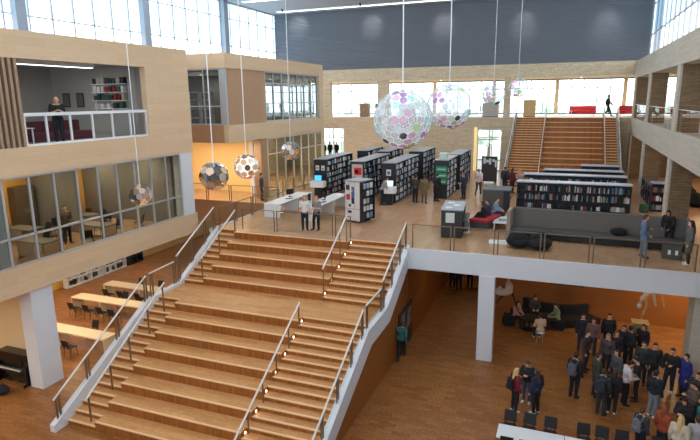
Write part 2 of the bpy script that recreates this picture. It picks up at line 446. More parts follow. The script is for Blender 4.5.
def backpack(p, label, rgb, h=1.75):
    """worn on the back of a standing person p"""
    J = SKEL['stand']; s = p.scale.x
    q = thing('backpack', label, 'backpack', p.location, p.rotation_euler.z); q.scale = (s, s, s)
    def blob(mb, nm, m, par):
        k = ('bp', nm)
        if k not in PCACHE: PCACHE[k] = remeshed(mb(), .018, nm)
        c = bpy.data.objects.new(nm, PCACHE[k]); COL.objects.link(c); c.parent = par; setm(c, m); return c
    def bag():
        b = MB(); 
        for x in (-.09, .09): b.cap((x, -.235, 1.03), .085, (x, -.22, 1.33), .07)
        b.cap((-.09, -.235, 1.03), .085, (.09, -.235, 1.03), .085); b.cap((0, -.235, 1.03), .088, (0, -.22, 1.35), .075)
        return b
    blob(bag, 'bag', cloth(rgb), q)
    blob(lambda: MB().cap((-.07, -.315, 1.04), .05, (.07, -.315, 1.04), .05).cap((-.07, -.315, 1.12), .045, (.07, -.315, 1.12), .045), 'pocket', cloth(rgb), q)
    for x in (-.12, .12):
        c = obj('strap', MB().tube([(x, -.16, 1.36), (x, -.08, 1.475), (x, .05, 1.47), (x, .145, 1.36), (x * 1.1, .165, 1.22), (x * 1.25, .06, 1.08), (x * 1.2, -.16, 1.04)], .018, 6), cloth(rgb), q)
    return q
# grow every skin once, while the scene is still small
for _p in ('stand', 'phone', 'hip', 'walk', 'sit', 'rail', 'desk', 'read'):
    for _k, _ss in (('body', (None,)), ('trousers', (None,)), ('top', ('tee', 'jacket', 'coat')), ('shoe', ('R', 'L')), ('hair', ('short', 'long', 'tail', 'bun'))):
        for _s in _ss: pmesh(_k, _p, _s)

# ------------------------------------------------------------------ world and light
w = bpy.data.worlds.new('sky'); sc.world = w; w.use_nodes = True
bg = w.node_tree.nodes['Background']; bg.inputs[0].default_value = (.86, .94, 1, 1); bg.inputs[1].default_value = 3.0
XL, XR, YB, YF, ZC = -27.0, 13.0, 49.6, -5.0, 18.9
def area(name, loc, rot, sx, sy, power, rgb=(1, 1, 1), portal=False):
    l = bpy.data.lights.new(name, 'AREA'); l.shape = 'RECTANGLE'; l.size = sx; l.size_y = sy; l.energy = power; l.color = rgb
    if portal: l.cycles.is_portal = True
    o = bpy.data.objects.new(name, l); COL.objects.link(o); o.location = loc; o.rotation_euler = rot; return o
area('daylight_portal', (XL - .3, 22.3, 16.1), (0, -PI / 2, 0), 5.6, 54.6, 1, portal=True)
area('daylight_portal', (5.75, 22.3, 16.2), (0, PI / 2, 0), 5.4, 54.6, 1, portal=True)
area('daylight_portal', (-10.8, YF - .4, 13.8), (PI / 2, 0, 0), 32, 9, 1, portal=True)
area('daylight_portal', (-7, 58.4, 10.8), (-PI / 2, 0, 0), 40, 3.1, 1, portal=True)

# ------------------------------------------------------------------ setting: floors, ceiling
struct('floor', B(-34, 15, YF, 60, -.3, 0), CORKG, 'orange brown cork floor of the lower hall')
m = MB()
m.box(-16.3, XR, 23.03, 58, F1 - .25, F1); m.box(-14.98, -8.93, 22.65, 23.03, F1 - .25, F1); m.box(-6.28, 4.9, 22.65, 23.03, F1 - .25, F1); m.box(XL, -16.3, 29.8, 58, F1 - .25, F1); m.box(-6.1, 4.9, 22.42, 22.66, F1 - .25, F1)
m.box(4.9, XR, 18, 23.03, F1 - .25, F1)
struct('floor_mezzanine', m, CORK, 'pale cork floor of the library level')
struct('floor_gallery', MB().box(4.75, XR, YF, 49.62, 9.0, F2 - .02).box(XL, XR, 49.62, 58, 9.0, F2 - .02), PALE, 'pale floor of the upper gallery')
m = MB(); m.box(-6.1, 4.95, 22.3, 22.42, 3.72, F1 + .02); m.box(-6.1, 4.9, 22.42, 22.75, 3.72, F1 - .25)
struct('trim_1', m, WHITEC, 'white edge beam of the library floor')
m = MB().box(-6.0, XR, 22.75, 40, 3.62, F1 - .25).box(-16.3, -6.2, 22.66, 40, 3.62, F1 - .25)
struct('ceiling_lower', m, mat((150, 116, 84), .8), 'ceiling under the library floor')
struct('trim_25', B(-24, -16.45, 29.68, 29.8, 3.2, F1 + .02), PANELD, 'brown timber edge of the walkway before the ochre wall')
struct('trim_2', MB().box(-16.45, -16.3, 22.65, 29.8, 3.8, F1 + .03), PALE, 'pale edge of the library floor around the stairwell')
# ceiling with long light slots
struct('ceiling', B(XL - .5, 6.5, YF, 50.2, ZC, ZC + .3), CEIL, 'grey hall ceiling')
STRIP = emis('light_slot', (255, 255, 255), 7); STRIPF = emis('light_slot_dim', (255, 255, 255), 1.6)
for i, y in enumerate((4, 11, 18, 25, 31, 36.8, 42, 48.0)):
    t = thing('ceiling_light', ('long white ceiling light strip closest to the grey slatted wall' if i == 7 else 'second long white ceiling light strip from the grey slatted wall' if i == 6 else 'long white ceiling light strip out over the middle of the hall'), 'ceiling light', (0, y, ZC - .06), 0, 'light strips on the hall ceiling')
    obj('housing', B(XL + 1.2, 4.6, -.3, .3, 0, .06), WHITE, t); obj('diffuser', B(XL + 1.3, 4.5, -.2, .2, -.02, 0), STRIPF if i > 5 else STRIP, t)
# clerestories
def clerestory(x, label, nm, ys, z0, heavy, side):
    t = thing(nm, label, None, (0, 0, 0)); del_cat(t); t['kind'] = 'structure'
    f = MB()
    for y in ys: f.box(x - .05, x + .05, y - .045, y + .045, z0, ZC)
    obj('mullion', f, MULL, t)
    f = MB()
    for z in (z0 + .05, 15.4, 17.6, ZC - .05): f.box(x - .04, x + .04, YF, YB, z - .035, z + .035)
    obj('transom', f, MULL, t)
    f = MB()
    for y in heavy: f.box(x + side * .3 - .2, x + side * .3 + .2, y - .3, y + .3, z0, ZC)
    obj('post', f, mat((150, 158, 168), .6), t)
    obj('pane', B(x - .01, x + .01, YF, YB, z0, 15.4), GLASSC, t); obj('pane', B(x - .01, x + .01, YF, YB, 15.4, ZC), GLASSB, t)
def del_cat(t):
    for k in ('category',):
        if k in t: del t[k]
clerestory(XL, 'tall glass clerestory above the left galleries', 'window_1', [49.3 - 1.48 * k for k in range(36)], 13.2, [31.3, 40.75, 21.9, 12.4, 3], .8)
clerestory(5.45, 'tall glass clerestory above the right gallery', 'window_2', [49.3 - 1.7 * k for k in range(32)], 13.5, [48.6], 1)
# end wall of the hall: slatted metal above, brick below
m = MB()
n = 44
for k in range(n):
    z0 = 13.62 + (ZC - 13.62) * k / n; z1 = 13.62 + (ZC - 13.62) * (k + 1) / n
    m.prism([(YB + .02, z0), (YB - .05, z0 + .02), (YB - .05, z1 - .05), (YB + .02, z1 - .03), (YB + .1, z1 - .03), (YB + .1, z0)], 'x', XL, 5.45)
m.box(XL, 5.45, YB + .05, YB + .4, 13.62, ZC)
struct('wall_back', m, GREYSL, 'blue grey slatted metal end wall')
m = MB().box(XL, 4.55, YB - .06, YB + .5, 12.55, 13.62).box(4.55, 5.7, YB - .02, YB + .5, 12.55, 13.62)
struct('wall_back_beam', m, BRICK, 'brick lintel band across the end of the hall')
m = MB()
for x0, x1 in ((-27, -22.2), (-19.9, -7.4), (-5.2, -4.25), (3.75, 4.6)): m.box(x0, x1, YB, YB + .4, F1, F2 - .3)
m.box(-22.2, -19.9, YB, YB + .4, 8.3, F2 - .3); m.box(-7.4, -5.2, YB, YB + .4, 8.34, F2 - .3)
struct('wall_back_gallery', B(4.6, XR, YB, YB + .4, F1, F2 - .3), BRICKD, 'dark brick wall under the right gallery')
struct('wall_back_lower', m, BRICK, 'brick end wall of the library level')
struct('trim_3', MB().box(XL, -4.25, YB - .04, YB + .5, F2 - .3, F2 + .0).box(3.75, XR, YB - .04, YB + .5, F2 - .3, F2), BRICK, 'brick edge of the upper floor')
m = MB()
for x0, x1 in ((-22.3, -21.3), (-16.55, -15.55), (-5.25, -4.72)): m.box(x0, x1, YB + .05, YB + .6, F2, 12.55)
struct('pillar_1', m, BRICK, 'brick piers of the upper floor')
struct('ceiling_upper', MB().box(XL, XR, YB + .5, 58, 12.6, 12.8), mat((214, 176, 128), .7), 'ceiling of the upper floor')
# window wall far behind
FRAMEW = mat((206, 176, 130), .5)
def window(nm, label, x0, x1, z0, z1, y, nx, zs, fm, parent_kind='structure', th=.06, gm=None, xplane=None):
    """window in plane y (or x when xplane) with frame, mullions and one pane sheet per field column"""
    t = thing(nm, label, None); del_cat(t); t['kind'] = 'structure'
    def bx(mb, a0, a1, c0, c1, d):
        if xplane is None: mb.box(a0, a1, y - d, y + d, c0, c1)
        else: mb.box(xplane - d, xplane + d, a0, a1, c0, c1)
    f = MB()
    for a in (x0, x1): bx(f, a - th, a + th, z0, z1, .08)
    for z in (z0, z1): bx(f, x0, x1, z - th, z + th, .08)
    obj('frame', f, fm, t)
    f = MB()
    for k in range(1, nx):
        a = x0 + (x1 - x0) * k / nx; bx(f, a - th * .6, a + th * .6, z0, z1, .06)
    for z in zs: bx(f, x0, x1, z - th * .6, z + th * .6, .06)
    obj('mullion', f, fm, t)
    f = MB(); bx(f, x0, x1, z0, z1, .008); obj('pane', f, gm or GLASS, t)
    return t
wl = ['first', 'second', 'third', 'fourth', 'fifth', 'sixth', 'seventh']
for k, (x0, x1) in enumerate(((-27, -19.2), (-19.0, -13.2), (-13, -7.2), (-7, -1.3), (-1.1, 4.6), (4.8, 12.8))):
    window('window_%d' % (3 + k), wl[k] + ' bay of tall windows of the upper floor counted from the stairwell galleries', x0, x1, F2 + .1, 12.55, 58, 5, (11.75,), MULLD if k % 2 else MULLD)
    m = MB().box(x1 - .02, x1 + .22, 57.8, 58.2, F2, 12.6); struct('trim_%d' % (4 + k), m, FRAMEW, 'timber post between the window bays')
struct('wall_far', MB().box(XL, -26.6, 58, 58.3, F1, F2 - .25)  .box(-20.5, -9.6, 58, 58.3, F1, F2 - .25).box(-4.6, XR, 58, 58.3, F1, F2 - .25), CREAM, 'cream wall of the far corridor')
window('window_9', 'window of the far corridor behind the left glass door', -26.6, -20.5, F1 + .1, F2 - .3, 58, 4, (7,), MULL)
window('window_10', 'window of the far corridor behind the right glass door', -9.6, -4.6, F1 + .1, F2 - .3, 58, 2, (7,), MULL)
# glass doors in the brick wall
for nm, lab, x0, x1, nx in (('door_1', 'glass door with pale frame in the brick wall right of the bookcases', -7.4, -5.2, 2), ('door_2', 'glass door in the brick wall by the wooden galleries', -22.2, -19.9, 2)):
    window(nm, lab, x0 + .05, x1 - .05, F1 + .03, 8.25, YB + .15, nx, (7.35,), mat((198, 190, 176), .5), th=.08)
struct('trim_10', B(-7.6, -7.35, YB - .08, YB + .3, F1, 8.4), emis('jamb_glow', (250, 218, 150), .35), 'jamb beside the glass door with a painted warm glow')  # jamb glows by itself to stand for warm light on it
# right side: brick columns, concrete parapet and beam, walls behind
m = MB().box(4.6, 4.85, YF, YB, 8.0, F2 + .02)
struct('wall_right_parapet', m, CONC, 'board marked concrete edge of the right gallery')
struct('wall_right_beam', MB().box(4.6, 5.7, YF, YB, 12.3, 13.56), CONC, 'board marked concrete beam above the right gallery')
for k, y in enumerate((48.2, 39.85, 29.6, 19.3)):
    m = MB().box(4.66, 5.58, y, y + .75, F1, 12.3)
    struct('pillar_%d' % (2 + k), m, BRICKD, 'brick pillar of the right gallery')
    struct('trim_%d' % (11 + k), MB().box(4.58, 4.68, y - .03, y + .78, F1, 8.0).box(4.58, 4.68, y - .03, y + .78, F2 + .02, 12.3), CONC, 'pale strip painted as the lit edge of the brick pillar')  # pale strip stands in for light on the pillar side
m = MB().box(XR, XR + .3, YF, 60, 0, F1 - .3).box(XR, XR + .3, YF, 60, F1, 14)
struct('wall_right', m, mat((196, 186, 170), .7), 'pale wall behind the right gallery')
struct('wall_right_lit', B(11.2, 11.4, 30, 43, F1, 8.98), OCHRE_LAMPLIT, 'wall under the right gallery coloured ochre for warm light')  # yellow light on this wall is painted by its colour
struct('ceiling_gallery', B(5.6, XR, YF, YB, 12.5, 12.8), mat((190, 160, 120), .7), 'ceiling of the right gallery')
struct('ceiling_roof', B(5.6, XR + .3, YF, YB + .5, 13.3, 13.5), CEIL, 'roof of the right gallery')
# left outer wall, rear wall
m = MB().box(XL - 1.1, XL - .8, YF, 58, 0, F1 - .2)
struct('wall_left', m, OCHRE_LAMPLIT, 'cream wall of the lower hall, warm light in its colour')
m = MB().box(XL - .3, XL, YF, 27.5, F1, 13.2).box(XL - .3, XL, 41, 58, F1, 9.3).box(XL - .3, XL, 27.5, 58, F1, 9.6).box(XL - .3, XL, 27.5, 58, 12.4, 13.2)
struct('wall_left_upper', m, GREYW, 'grey wall at the back of the left galleries')
struct('wall_front', MB().box(XL - 1, XR, YF - .3, YF, 0, 9.2).box(XL - 1, XR, YF - .3, YF, 18.3, ZC), PLAST, 'pale wall behind the viewer')
window('window_16', 'unseen wide window added behind the viewer for daylight', XL, 5.4, 9.25, 18.25, YF - .15, 20, (12.2, 15.2), MULL, gm=GLASSC)  # unseen opening, made large to brighten the globes and facing surfaces

# ------------------------------------------------------------------ left gallery block (near)
GX = -18.2; Y0, Y1 = 3.0, 24.1
m = MB()
m.box(GX - .3, GX, Y0, Y1, 12.45, 13.42)
m.box(GX - .3, GX, 20.98, Y1, F2 + .1, 12.45)
m.box(GX - .3, GX, Y0, Y1, 8.33, F2 + .1)
m.box(GX - .3, GX, Y0, Y1, 4.06, 5.1)
struct('wall_gallery', m, PANEL, 'pale beech panelled front of the near left gallery')
m = MB().box(XL, GX - .3, Y1 - .25, Y1, 4.06, 5.1).box(XL, GX - .3, Y1 - .25, Y1, 8.33, 13.42).box(XL, GX - 1.5, Y1 - .25, Y1, 5.1, 8.33)
struct('wall_gallery_end', m, PANEL, 'beech end wall of the near left gallery')
struct('ceiling_gallery_roof', B(XL, GX - .32, Y0, Y1 - .3, 13.2, 13.4), PALE, 'roof of the near left gallery')
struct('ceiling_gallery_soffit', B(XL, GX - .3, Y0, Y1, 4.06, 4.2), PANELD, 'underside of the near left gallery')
struct('floor_gallery_lower', B(XL, GX - .3, Y0, Y1 - .25, 4.4, F1 + .02), CORK, 'floor of the glazed room')
struct('floor_gallery_upper', B(XL, GX - .3, Y0, Y1 - .25, F2 - .3, F2), GREYW, 'floor of the open room')
struct('ceiling_gallery_upper', B(XL, GX - .3, Y0, Y1 - .25, 12.72, 12.85), mat((176, 176, 178), .7), 'ceiling of the open room')
m = MB().box(XL - .02, -26.7, Y0, Y1 - .25, F2, 12.72).box(-26.7, GX - .3, 23.3, 23.5, F2, 12.72).hexa([(-20.9, 23.3, F2), (-18.5, 21.0, F2), (-18.5, 21.2, F2), (-20.7, 23.35, F2)], [(-20.9, 23.3, 12.72), (-18.5, 21.0, 12.72), (-18.5, 21.2, 12.72), (-20.7, 23.35, 12.72)])
struct('wall_gallery_room', m, GREYW, 'grey walls of the open room')
struct('wall_gallery_lower', MB().box(-25.4, -25.1, Y0, Y1, F1, 8.4), mat((214, 158, 70), .6, noise=.1, scale=.8), 'ochre back wall of the glazed room, warm light in its colour')  # lamp warmth is part of this wall colour
struct('wall_gallery_partition', MB().box(-25.1, -19.0, 23.2, 23.4, F1, 8.33).box(-25.1, -22, 19.9, 20.05, F1, 8.33), mat((128, 120, 110), .7), 'grey brown partition at the end of the glazed room')
struct('pillar_13', B(-19.6, -19.2, 13.6, 14.0, F1, 8.4), WHITE, 'white round edged post inside the glazed room')
# slats beside the opening
m = MB()
y = 14.5
while y > 4: m.box(GX - .16, GX - .02, y - .05, y + .05, F2 + .1, 12.45); y -= .22
struct('trim_20', m, SLAT, 'row of vertical brown timber slats')
struct('wall_gallery_slats', B(GX - .32, GX - .2, Y0, 14.6, F2 + .1, 12.45), mat((92, 74, 60), .8), 'dark backing behind the slats')
# glass balustrade of the open room
t = thing('balustrade', 'glass balustrade with white rail in front of the dark open room', 'railing', (GX - .12, 14.6, F2 + .1))
obj('rail', B(-.07, .07, 0, 6.36, 1.08, 1.2), WHITE, t); obj('bottom_rail', B(-.05, .05, 0, 6.36, 0, .08), WHITE, t)
for y in (.0, .92, 2.02, 3.12, 4.2, 5.26, 6.3): obj('post', B(-.04, .04, y, y + .06, .08, 1.08), WHITE, t)
for a, b_ in ((.06, .92), (.98, 2.02), (2.08, 3.12), (3.18, 4.2), (4.26, 5.26), (5.32, 6.3)): obj('pane', B(-.008, .008, a, b_, .08, 1.08), GLASS, t)
# glazing of the room below
t = thing('window_11', 'long band of tall panes of the near left gallery', None); del_cat(t); t['kind'] = 'structure'
f = MB(); ys = [14.43 + 1.07 * k for k in range(-10, 9)]
for y in ys: f.box(GX - .12, GX - .02, y - .035, y + .035, 5.1, 8.33)
obj('mullion', f, MULL, t)
f = MB()
for z in (5.13, 6.15, 8.3): f.box(GX - .12, GX - .02, Y0, 22.95, z - .035, z + .035)
obj('transom', f, MULL, t)
obj('pane', B(GX - .08, GX - .065, Y0, 22.95, 5.1, 8.33), GLASSF, t)
struct('pillar_6', B(GX - .45, GX - .02, 23.0, 23.95, 4.9, 8.4), WHITEC, 'white post at the end of the glazed room')
struct('pillar_7', B(-19.0, -18.35, 13.95, 14.9, 0, 4.1), WHITEC, 'white column under the near left gallery')

# ------------------------------------------------------------------ left gallery block (far)
H0, H1 = 27.5, 41.0
m = MB()
m.box(GX - .3, GX, H0, H1, 12.72, 13.55); m.box(GX - .3, GX, H0, H1, 8.5, 9.52); m.box(GX - .3, GX, 40.3, H1, 9.52, 12.72)
m.box(XL, GX - .3, H0, H0 + .3, 12.72, 13.55)
struct('wall_far_gallery', m, PANEL, 'pale beech panelled front of the far left gallery')
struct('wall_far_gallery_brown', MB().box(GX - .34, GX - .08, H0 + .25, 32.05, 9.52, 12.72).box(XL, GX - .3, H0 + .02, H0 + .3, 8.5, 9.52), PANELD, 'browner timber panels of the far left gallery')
struct('pillar_8', B(GX - .45, GX - .1, H0 + .05, H0 + .4, 9.5, 12.72), MULL, 'grey corner post of the far left gallery')
struct('ceiling_far_gallery_roof', B(XL, GX - .32, H0 + .32, H1, 13.3, 13.5), PALE, 'roof of the far left gallery')
struct('ceiling_far_gallery_soffit', B(XL, GX - .3, H0 + .3, H1, 8.5, 8.65), mat((232, 206, 158), .7), 'underside of the far left gallery')
struct('floor_far_gallery', B(XL, GX - .35, H0 + .3, H1, F2 - .4, F2 + .02), CORK, 'floor of the far left gallery')
struct('ceiling_far_gallery', B(XL, GX - .35, H0 + .3, H1, 12.55, 12.7), WHITE, 'ceiling of the far left gallery')
t = window('window_12', 'grid of panes in the front of the far left gallery', 32.1, 40.25, 9.55, 12.7, 0, 7, (10.72, 12.0), MULL, xplane=GX - .2, gm=GLASSF)
t = window('window_13', 'dark corner window of the far left gallery facing the viewer', -26.8, -18.65, 9.55, 12.7, H0 + .15, 7, (10.6,), MULL, gm=GLASSF)
window('window_14', 'outer window of the far left gallery', 32.5, 57, 9.7, 12.3, 0, 12, (11.7,), MULLD, xplane=XL)
struct('wall_far_gallery_partition', B(-26.9, -20.5, 31.9, 32.05, F2, 12.55), DARKG, 'dark partition inside the far left gallery')
struct('wall_ochre', MB().box(XL, -20.2, 33.4, 33.6, F1, 8.5), mat((246, 212, 146), .6, noise=.04, scale=1), 'ochre wall under the far left gallery, warm light in its colour')  # yellow of the warm lighting painted as wall colour
struct('pillar_9', B(-20.3, -20.0, 33.0, 33.35, F1, 8.5), WHITE, 'white column beside the ochre wall')
struct('wall_brown_jamb', B(GX - .6, GX - .1, 31.2, 32.0, F1, 8.5), PANELD, 'brown timber jamb beside the glazed room')
window('window_15', 'tall glass wall under the far left gallery', 32.05, 40.9, F1 + .05, 8.45, 0, 7, (7.4,), mat((206, 196, 172), .4), xplane=GX - .15, gm=GLASSF)
struct('wall_library_back', B(-24.2, -24.0, 33.6, 45, F1, 8.5), CREAM, 'cream back wall of the glass room')

# ------------------------------------------------------------------ lower hall walls
struct('wall_orange', MB().box(-3.7, XR, 28.8, 29.1, 0, 3.62), ORANGE, 'orange plywood wall at the back of the lower hall')
struct('wall_orange_side', MB().box(-3.9, -3.7, 28.8, 36, 0, 3.62).box(-6.3, -3.7, 36, 36.2, 0, 3.62), ORANGE, 'orange wall of the passage')
m = MB()
m.box(-6.42, -6.2, 22.8, 36, 0, 3.62)
struct('wall_stair_side', m, ORANGE, 'orange timber wall along the side of the stairs')
struct('pillar_10', B(-3.0, -2.36, 22.2, 22.75, 0, 3.73), WHITEC, 'white column under the library floor')
struct('pillar_11', B(4.85, 5.85, 22.8, 23.8, 0, 3.62), CONC, 'grey concrete column at the right of the lower hall')

# ------------------------------------------------------------------ the big seating stairs
RZ = F1 / 13
YU = [19.6 + (22.65 - 19.6) * k / 4 for k in range(5)]          # risers of the upper flight
YL = [17.4 - .70 * k for k in range(8)][::-1]                    # risers of the lower flight
def xe(y, a, b): return a + (b - a) * (y - 12.2) / (22.65 - 12.2)
xa = lambda y: xe(y, -15.5, -15.95)      # outer left edge
xb = lambda y: xe(y, -14.2, -14.98)      # seats begin
xc = lambda y: -8.93                     # seats end
xd = lambda y: -6.28                     # outer right edge
LIT = emis('copper_step_light', (255, 226, 190), 5)
COPPER = mat((196, 110, 60), .35, .5)
st = thing('staircase', 'broad wooden seating stairs rising from the lower hall to the library floor', 'stairs', (-11, 12.5, 0))
stm = Matrix.Translation((11, -12.5, 0))
def sp(name, mb, m, bev=0, parent=None):
    return obj(name, mb.xf(stm), m, parent or st, bev=bev)
def slab(mb, fa, fb, y0, y1, z0, z1):
    return mb.hexa([(fa(y0), y0, z0), (fb(y0), y0, z0), (fb(y1), y1, z0), (fa(y1), y1, z0)], [(fa(y0), y0, z1), (fb(y0), y0, z1), (fb(y1), y1, z1), (fa(y1), y1, z1)])
def flight(fa, fb, ys, zs, yend, nm):
    for k, y in enumerate(ys):
        y2 = ys[k + 1] if k + 1 < len(ys) else yend
        rise = zs[k] - (zs[k - 1] if k else zs[0] - (zs[1] - zs[0]))
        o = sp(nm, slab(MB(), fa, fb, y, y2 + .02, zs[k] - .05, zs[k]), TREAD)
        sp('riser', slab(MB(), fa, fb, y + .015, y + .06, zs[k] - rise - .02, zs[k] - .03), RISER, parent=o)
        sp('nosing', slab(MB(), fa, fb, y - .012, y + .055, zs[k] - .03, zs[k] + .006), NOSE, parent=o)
# lower flight: seats, then two small steps for each seat at both sides
zl = [RZ * (k + 1) for k in range(8)]; zu = [RZ * (9 + k) for k in range(5)]
flight(xb, xc, YL[:-1], zl[:-1], YL[-1], 'seat_step')
half = lambda ys, y_end, z0: ([v for k, y in enumerate(ys) for v in (y, y + ((ys[k + 1] if k + 1 < len(ys) else y_end) - y) / 2)])
for fa, fb, d in ((xa, xb, -.35), (xc, xd, 0)):
    ys = [y for k in range(8) for y in (YL[k], YL[k] + .35)][:15]
    zs = [RZ * (k + 1) / 2 for k in range(15)]
    flight(fa, fb, ys, zs, YL[7] + .35, 'small_step')
    ys = [y for k in range(5) for y in (YU[k], YU[k] + .38)][:9]
    zs = [RZ * 8 + RZ * (k + 1) / 2 for k in range(9)]
    flight(fa, fb, ys, zs, YU[4] + .38, 'small_step')
    sp('riser', slab(MB(), fa, fb, YL[7] + .36, YL[7] + .4, RZ * 7.5 - .02, RZ * 8 - .03), RISER); sp('nosing', slab(MB(), fa, fb, YL[7] + .34, YL[7] + .4, RZ * 8 - .03, RZ * 8 + .006), NOSE)
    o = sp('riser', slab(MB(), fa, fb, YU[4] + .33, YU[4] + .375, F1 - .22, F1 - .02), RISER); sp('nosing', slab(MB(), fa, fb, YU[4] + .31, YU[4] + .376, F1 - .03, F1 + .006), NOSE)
flight(xb, xc, YU[:-1], zu[:-1], YU[-1], 'seat_step')
sp('riser', slab(MB(), xb, xc, YU[4] - .05, YU[4] - .005, F1 - RZ - .02, F1 - .02), RISER); sp('nosing', slab(MB(), xb, xc, YU[4] - .07, YU[4] - .004, F1 - .03, F1 + .006), NOSE)
o = sp('landing', slab(slab(MB(), xa, xd, YL[7] + .36, YU[0] + .02, RZ * 8 - .06, RZ * 8), xb, xc, YL[7], YL[7] + .36, RZ * 8 - .06, RZ * 8), TREAD)
sp('riser', slab(MB(), xb, xc, YL[7] + .015, YL[7] + .05, RZ * 7 - .02, RZ * 8 - .02), RISER, parent=o); sp('nosing', slab(MB(), xb, xc, YL[7] - .012, YL[7] + .055, RZ * 8 - .03, RZ * 8 + .006), NOSE, parent=o)
# cheeks of the seats and the little lights set in them
for ys, zs in ((YL[:-1] + [YL[7]], zl), (YU, zu)):
    for k, y in enumerate(ys):
        y2 = ys[k + 1] if k + 1 < len(ys) else y + .7
        for fx in (xb, xc):
            q = lambda z: [(fx(y) - .02, y, z), (fx(y) + .02, y, z), (fx(y2) + .02, y2, z), (fx(y2) - .02, y2, z)]
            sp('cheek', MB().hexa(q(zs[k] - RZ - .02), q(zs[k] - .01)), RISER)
        l = sp('step_light', MB().disc((-8.9, y + .2, zs[k] - .1), (1, 0, 0), .045, .02, 12), LIT)
        sp('light_rim', MB().disc((-8.905, y + .2, zs[k] - .1), (1, 0, 0), .07, .02, 12), COPPER, parent=l)
# stringers
def stringer(x0, x1, side):
    pts = [(11.95, 0), (11.95, .25), (17.2, RZ * 8 + .08), (19.35, RZ * 8 + .12), (22.66, F1 + .1), (22.66, F1 - .75), (19.7, RZ * 8 - .55), (17.5, RZ * 8 - .6), (12.75, 0)]
    m = MB(); n = len(pts)
    dx = (lambda y: xa(y) + .02 - .1) if side < 0 else (lambda y: xd(y))
    m._add([(dx(p[0]) + (0 if side > 0 else -.1), p[0], p[1]) for p in pts] + [(dx(p[0]) + (.22 if side > 0 else .12), p[0], p[1]) for p in pts],
           [tuple(range(n)), tuple(range(2 * n - 1, n - 1, -1))] + [(k, (k + 1) % n, n + (k + 1) % n, n + k)[::-1] for k in range(n)])
    return m
sp('stringer', stringer(0, 0, -1), WHITEC); sp('stringer', stringer(0, 0, 1), WHITEC)

sp('side_panel', MB().prism([(12.7, 0), (22.6, 0), (22.6, 3.8), (19.6, 2.3), (17.4, 2.3)], 'x', -6.4, -6.22), ORANGE)
sp('side_panel', MB().prism([(12.7, 0), (22.6, 0), (22.6, 3.8), (19.6, 2.3), (17.4, 2.3)], 'x', -15.75, -15.6), PLAST)
# handrails and balustrades
def zstair(y):      # walking line
    if y < 17.05: return max(0, (y - 11.87) / .70 * RZ + RZ * .3) if y < 17.05 else 0
    if y < 19.3: return RZ * 8
    return min(F1, RZ * 8 + (y - 19.2) / .7625 * RZ)
RAILM = mat((226, 222, 218), .35, .4)
def handrail(label, x0, x1, y0, y1, z0, z1, posts, glass=False, hgt=1.0, group=None, r=.036):
    """sloping rail from (x0,y0,z0) to (x1,y1,z1) on flat bronze posts"""
    t = thing('handrail', label, 'handrail', (x0, y0, zstair(y0)), 0, group)
    L = lambda k: V((x0 + (x1 - x0) * k, y0 + (y1 - y0) * k, z0 + (z1 - z0) * k)) - t.location
    obj('rail', MB().tube([L(0), L(1)], r, 8), RAILM, t)
    for k in posts:
        p = L(k); zb = zstair(p.y + t.location.y) - t.location.z
        obj('post', MB().box(p.x - .012, p.x + .012, p.y - .035, p.y + .035, min(zb - .02, p.z - .5), p.z - .02), BRONZE, t)
        if glass: obj('post', MB().box(p.x - .012, p.x + .012, p.y + .1, p.y + .17, min(zb - .02, p.z - .5), p.z + .03), BRONZE, t)
    if glass:
        a, b = L(.01), L(.99)
        obj('pane', MB().hexa([(a.x - .006, a.y, a.z - .85), (a.x + .006, a.y, a.z - .85), (b.x + .006, b.y, b.z - .85), (b.x - .006, b.y, b.z - .85)],
                              [(a.x - .006, a.y, a.z - .06), (a.x + .006, a.y, a.z - .06), (b.x + .006, b.y, b.z - .06), (b.x - .006, b.y, b.z - .06)]), GLASSR, t)
    return t
handrail('steel handrail between the seats and the right steps, upper flight', -8.75, -8.95, 19.3, 22.5, 4.3, 5.85, (.02, .35, .68, .97))
handrail('steel handrail between the seats and the right steps, lower flight', -8.6, -8.75, 12.2, 17.2, .95, 3.65, (.03, .2, .4, .6, .8, .98))
handrail('steel handrail beside the left steps, upper flight', -14.85, -15.0, 19.65, 22.8, 4.05, 5.65, (.02, .5, .97))
handrail('steel handrail beside the left steps, lower flight', -14.3, -14.7, 12.3, 17.0, 1.25, 3.8, (.03, .27, .5, .75, .97))
handrail('glass balustrade on the left edge of the stairs, lower flight', -15.55, -15.8, 12.1, 17.2, 1.1, 3.9, (.02, .3, .62, .97), True)
handrail('glass balustrade on the left edge of the stairs along the landing', -15.8, -15.9, 17.4, 19.1, 3.93, 3.95, (.02, .97), True)
handrail('glass balustrade on the left edge of the stairs, upper flight', -15.9, -16.1, 19.3, 22.6, 4.15, 5.75, (.02, .35, .7, .97), True)
handrail('glass balustrade on the right edge of the stairs, lower flight', -6.2, -6.2, 12.1, 17.0, 1.05, 3.75, (.02, .25, .5, .75, .97), True)
handrail('glass balustrade on the right edge of the stairs along the landing', -6.2, -6.2, 17.3, 19.0, 3.8, 3.85, (.02, .97), True)
handrail('glass balustrade on the right edge of the stairs, upper flight', -6.2, -6.2, 19.2, 22.5, 4.1, 5.7, (.02, .35, .7, .97), True)
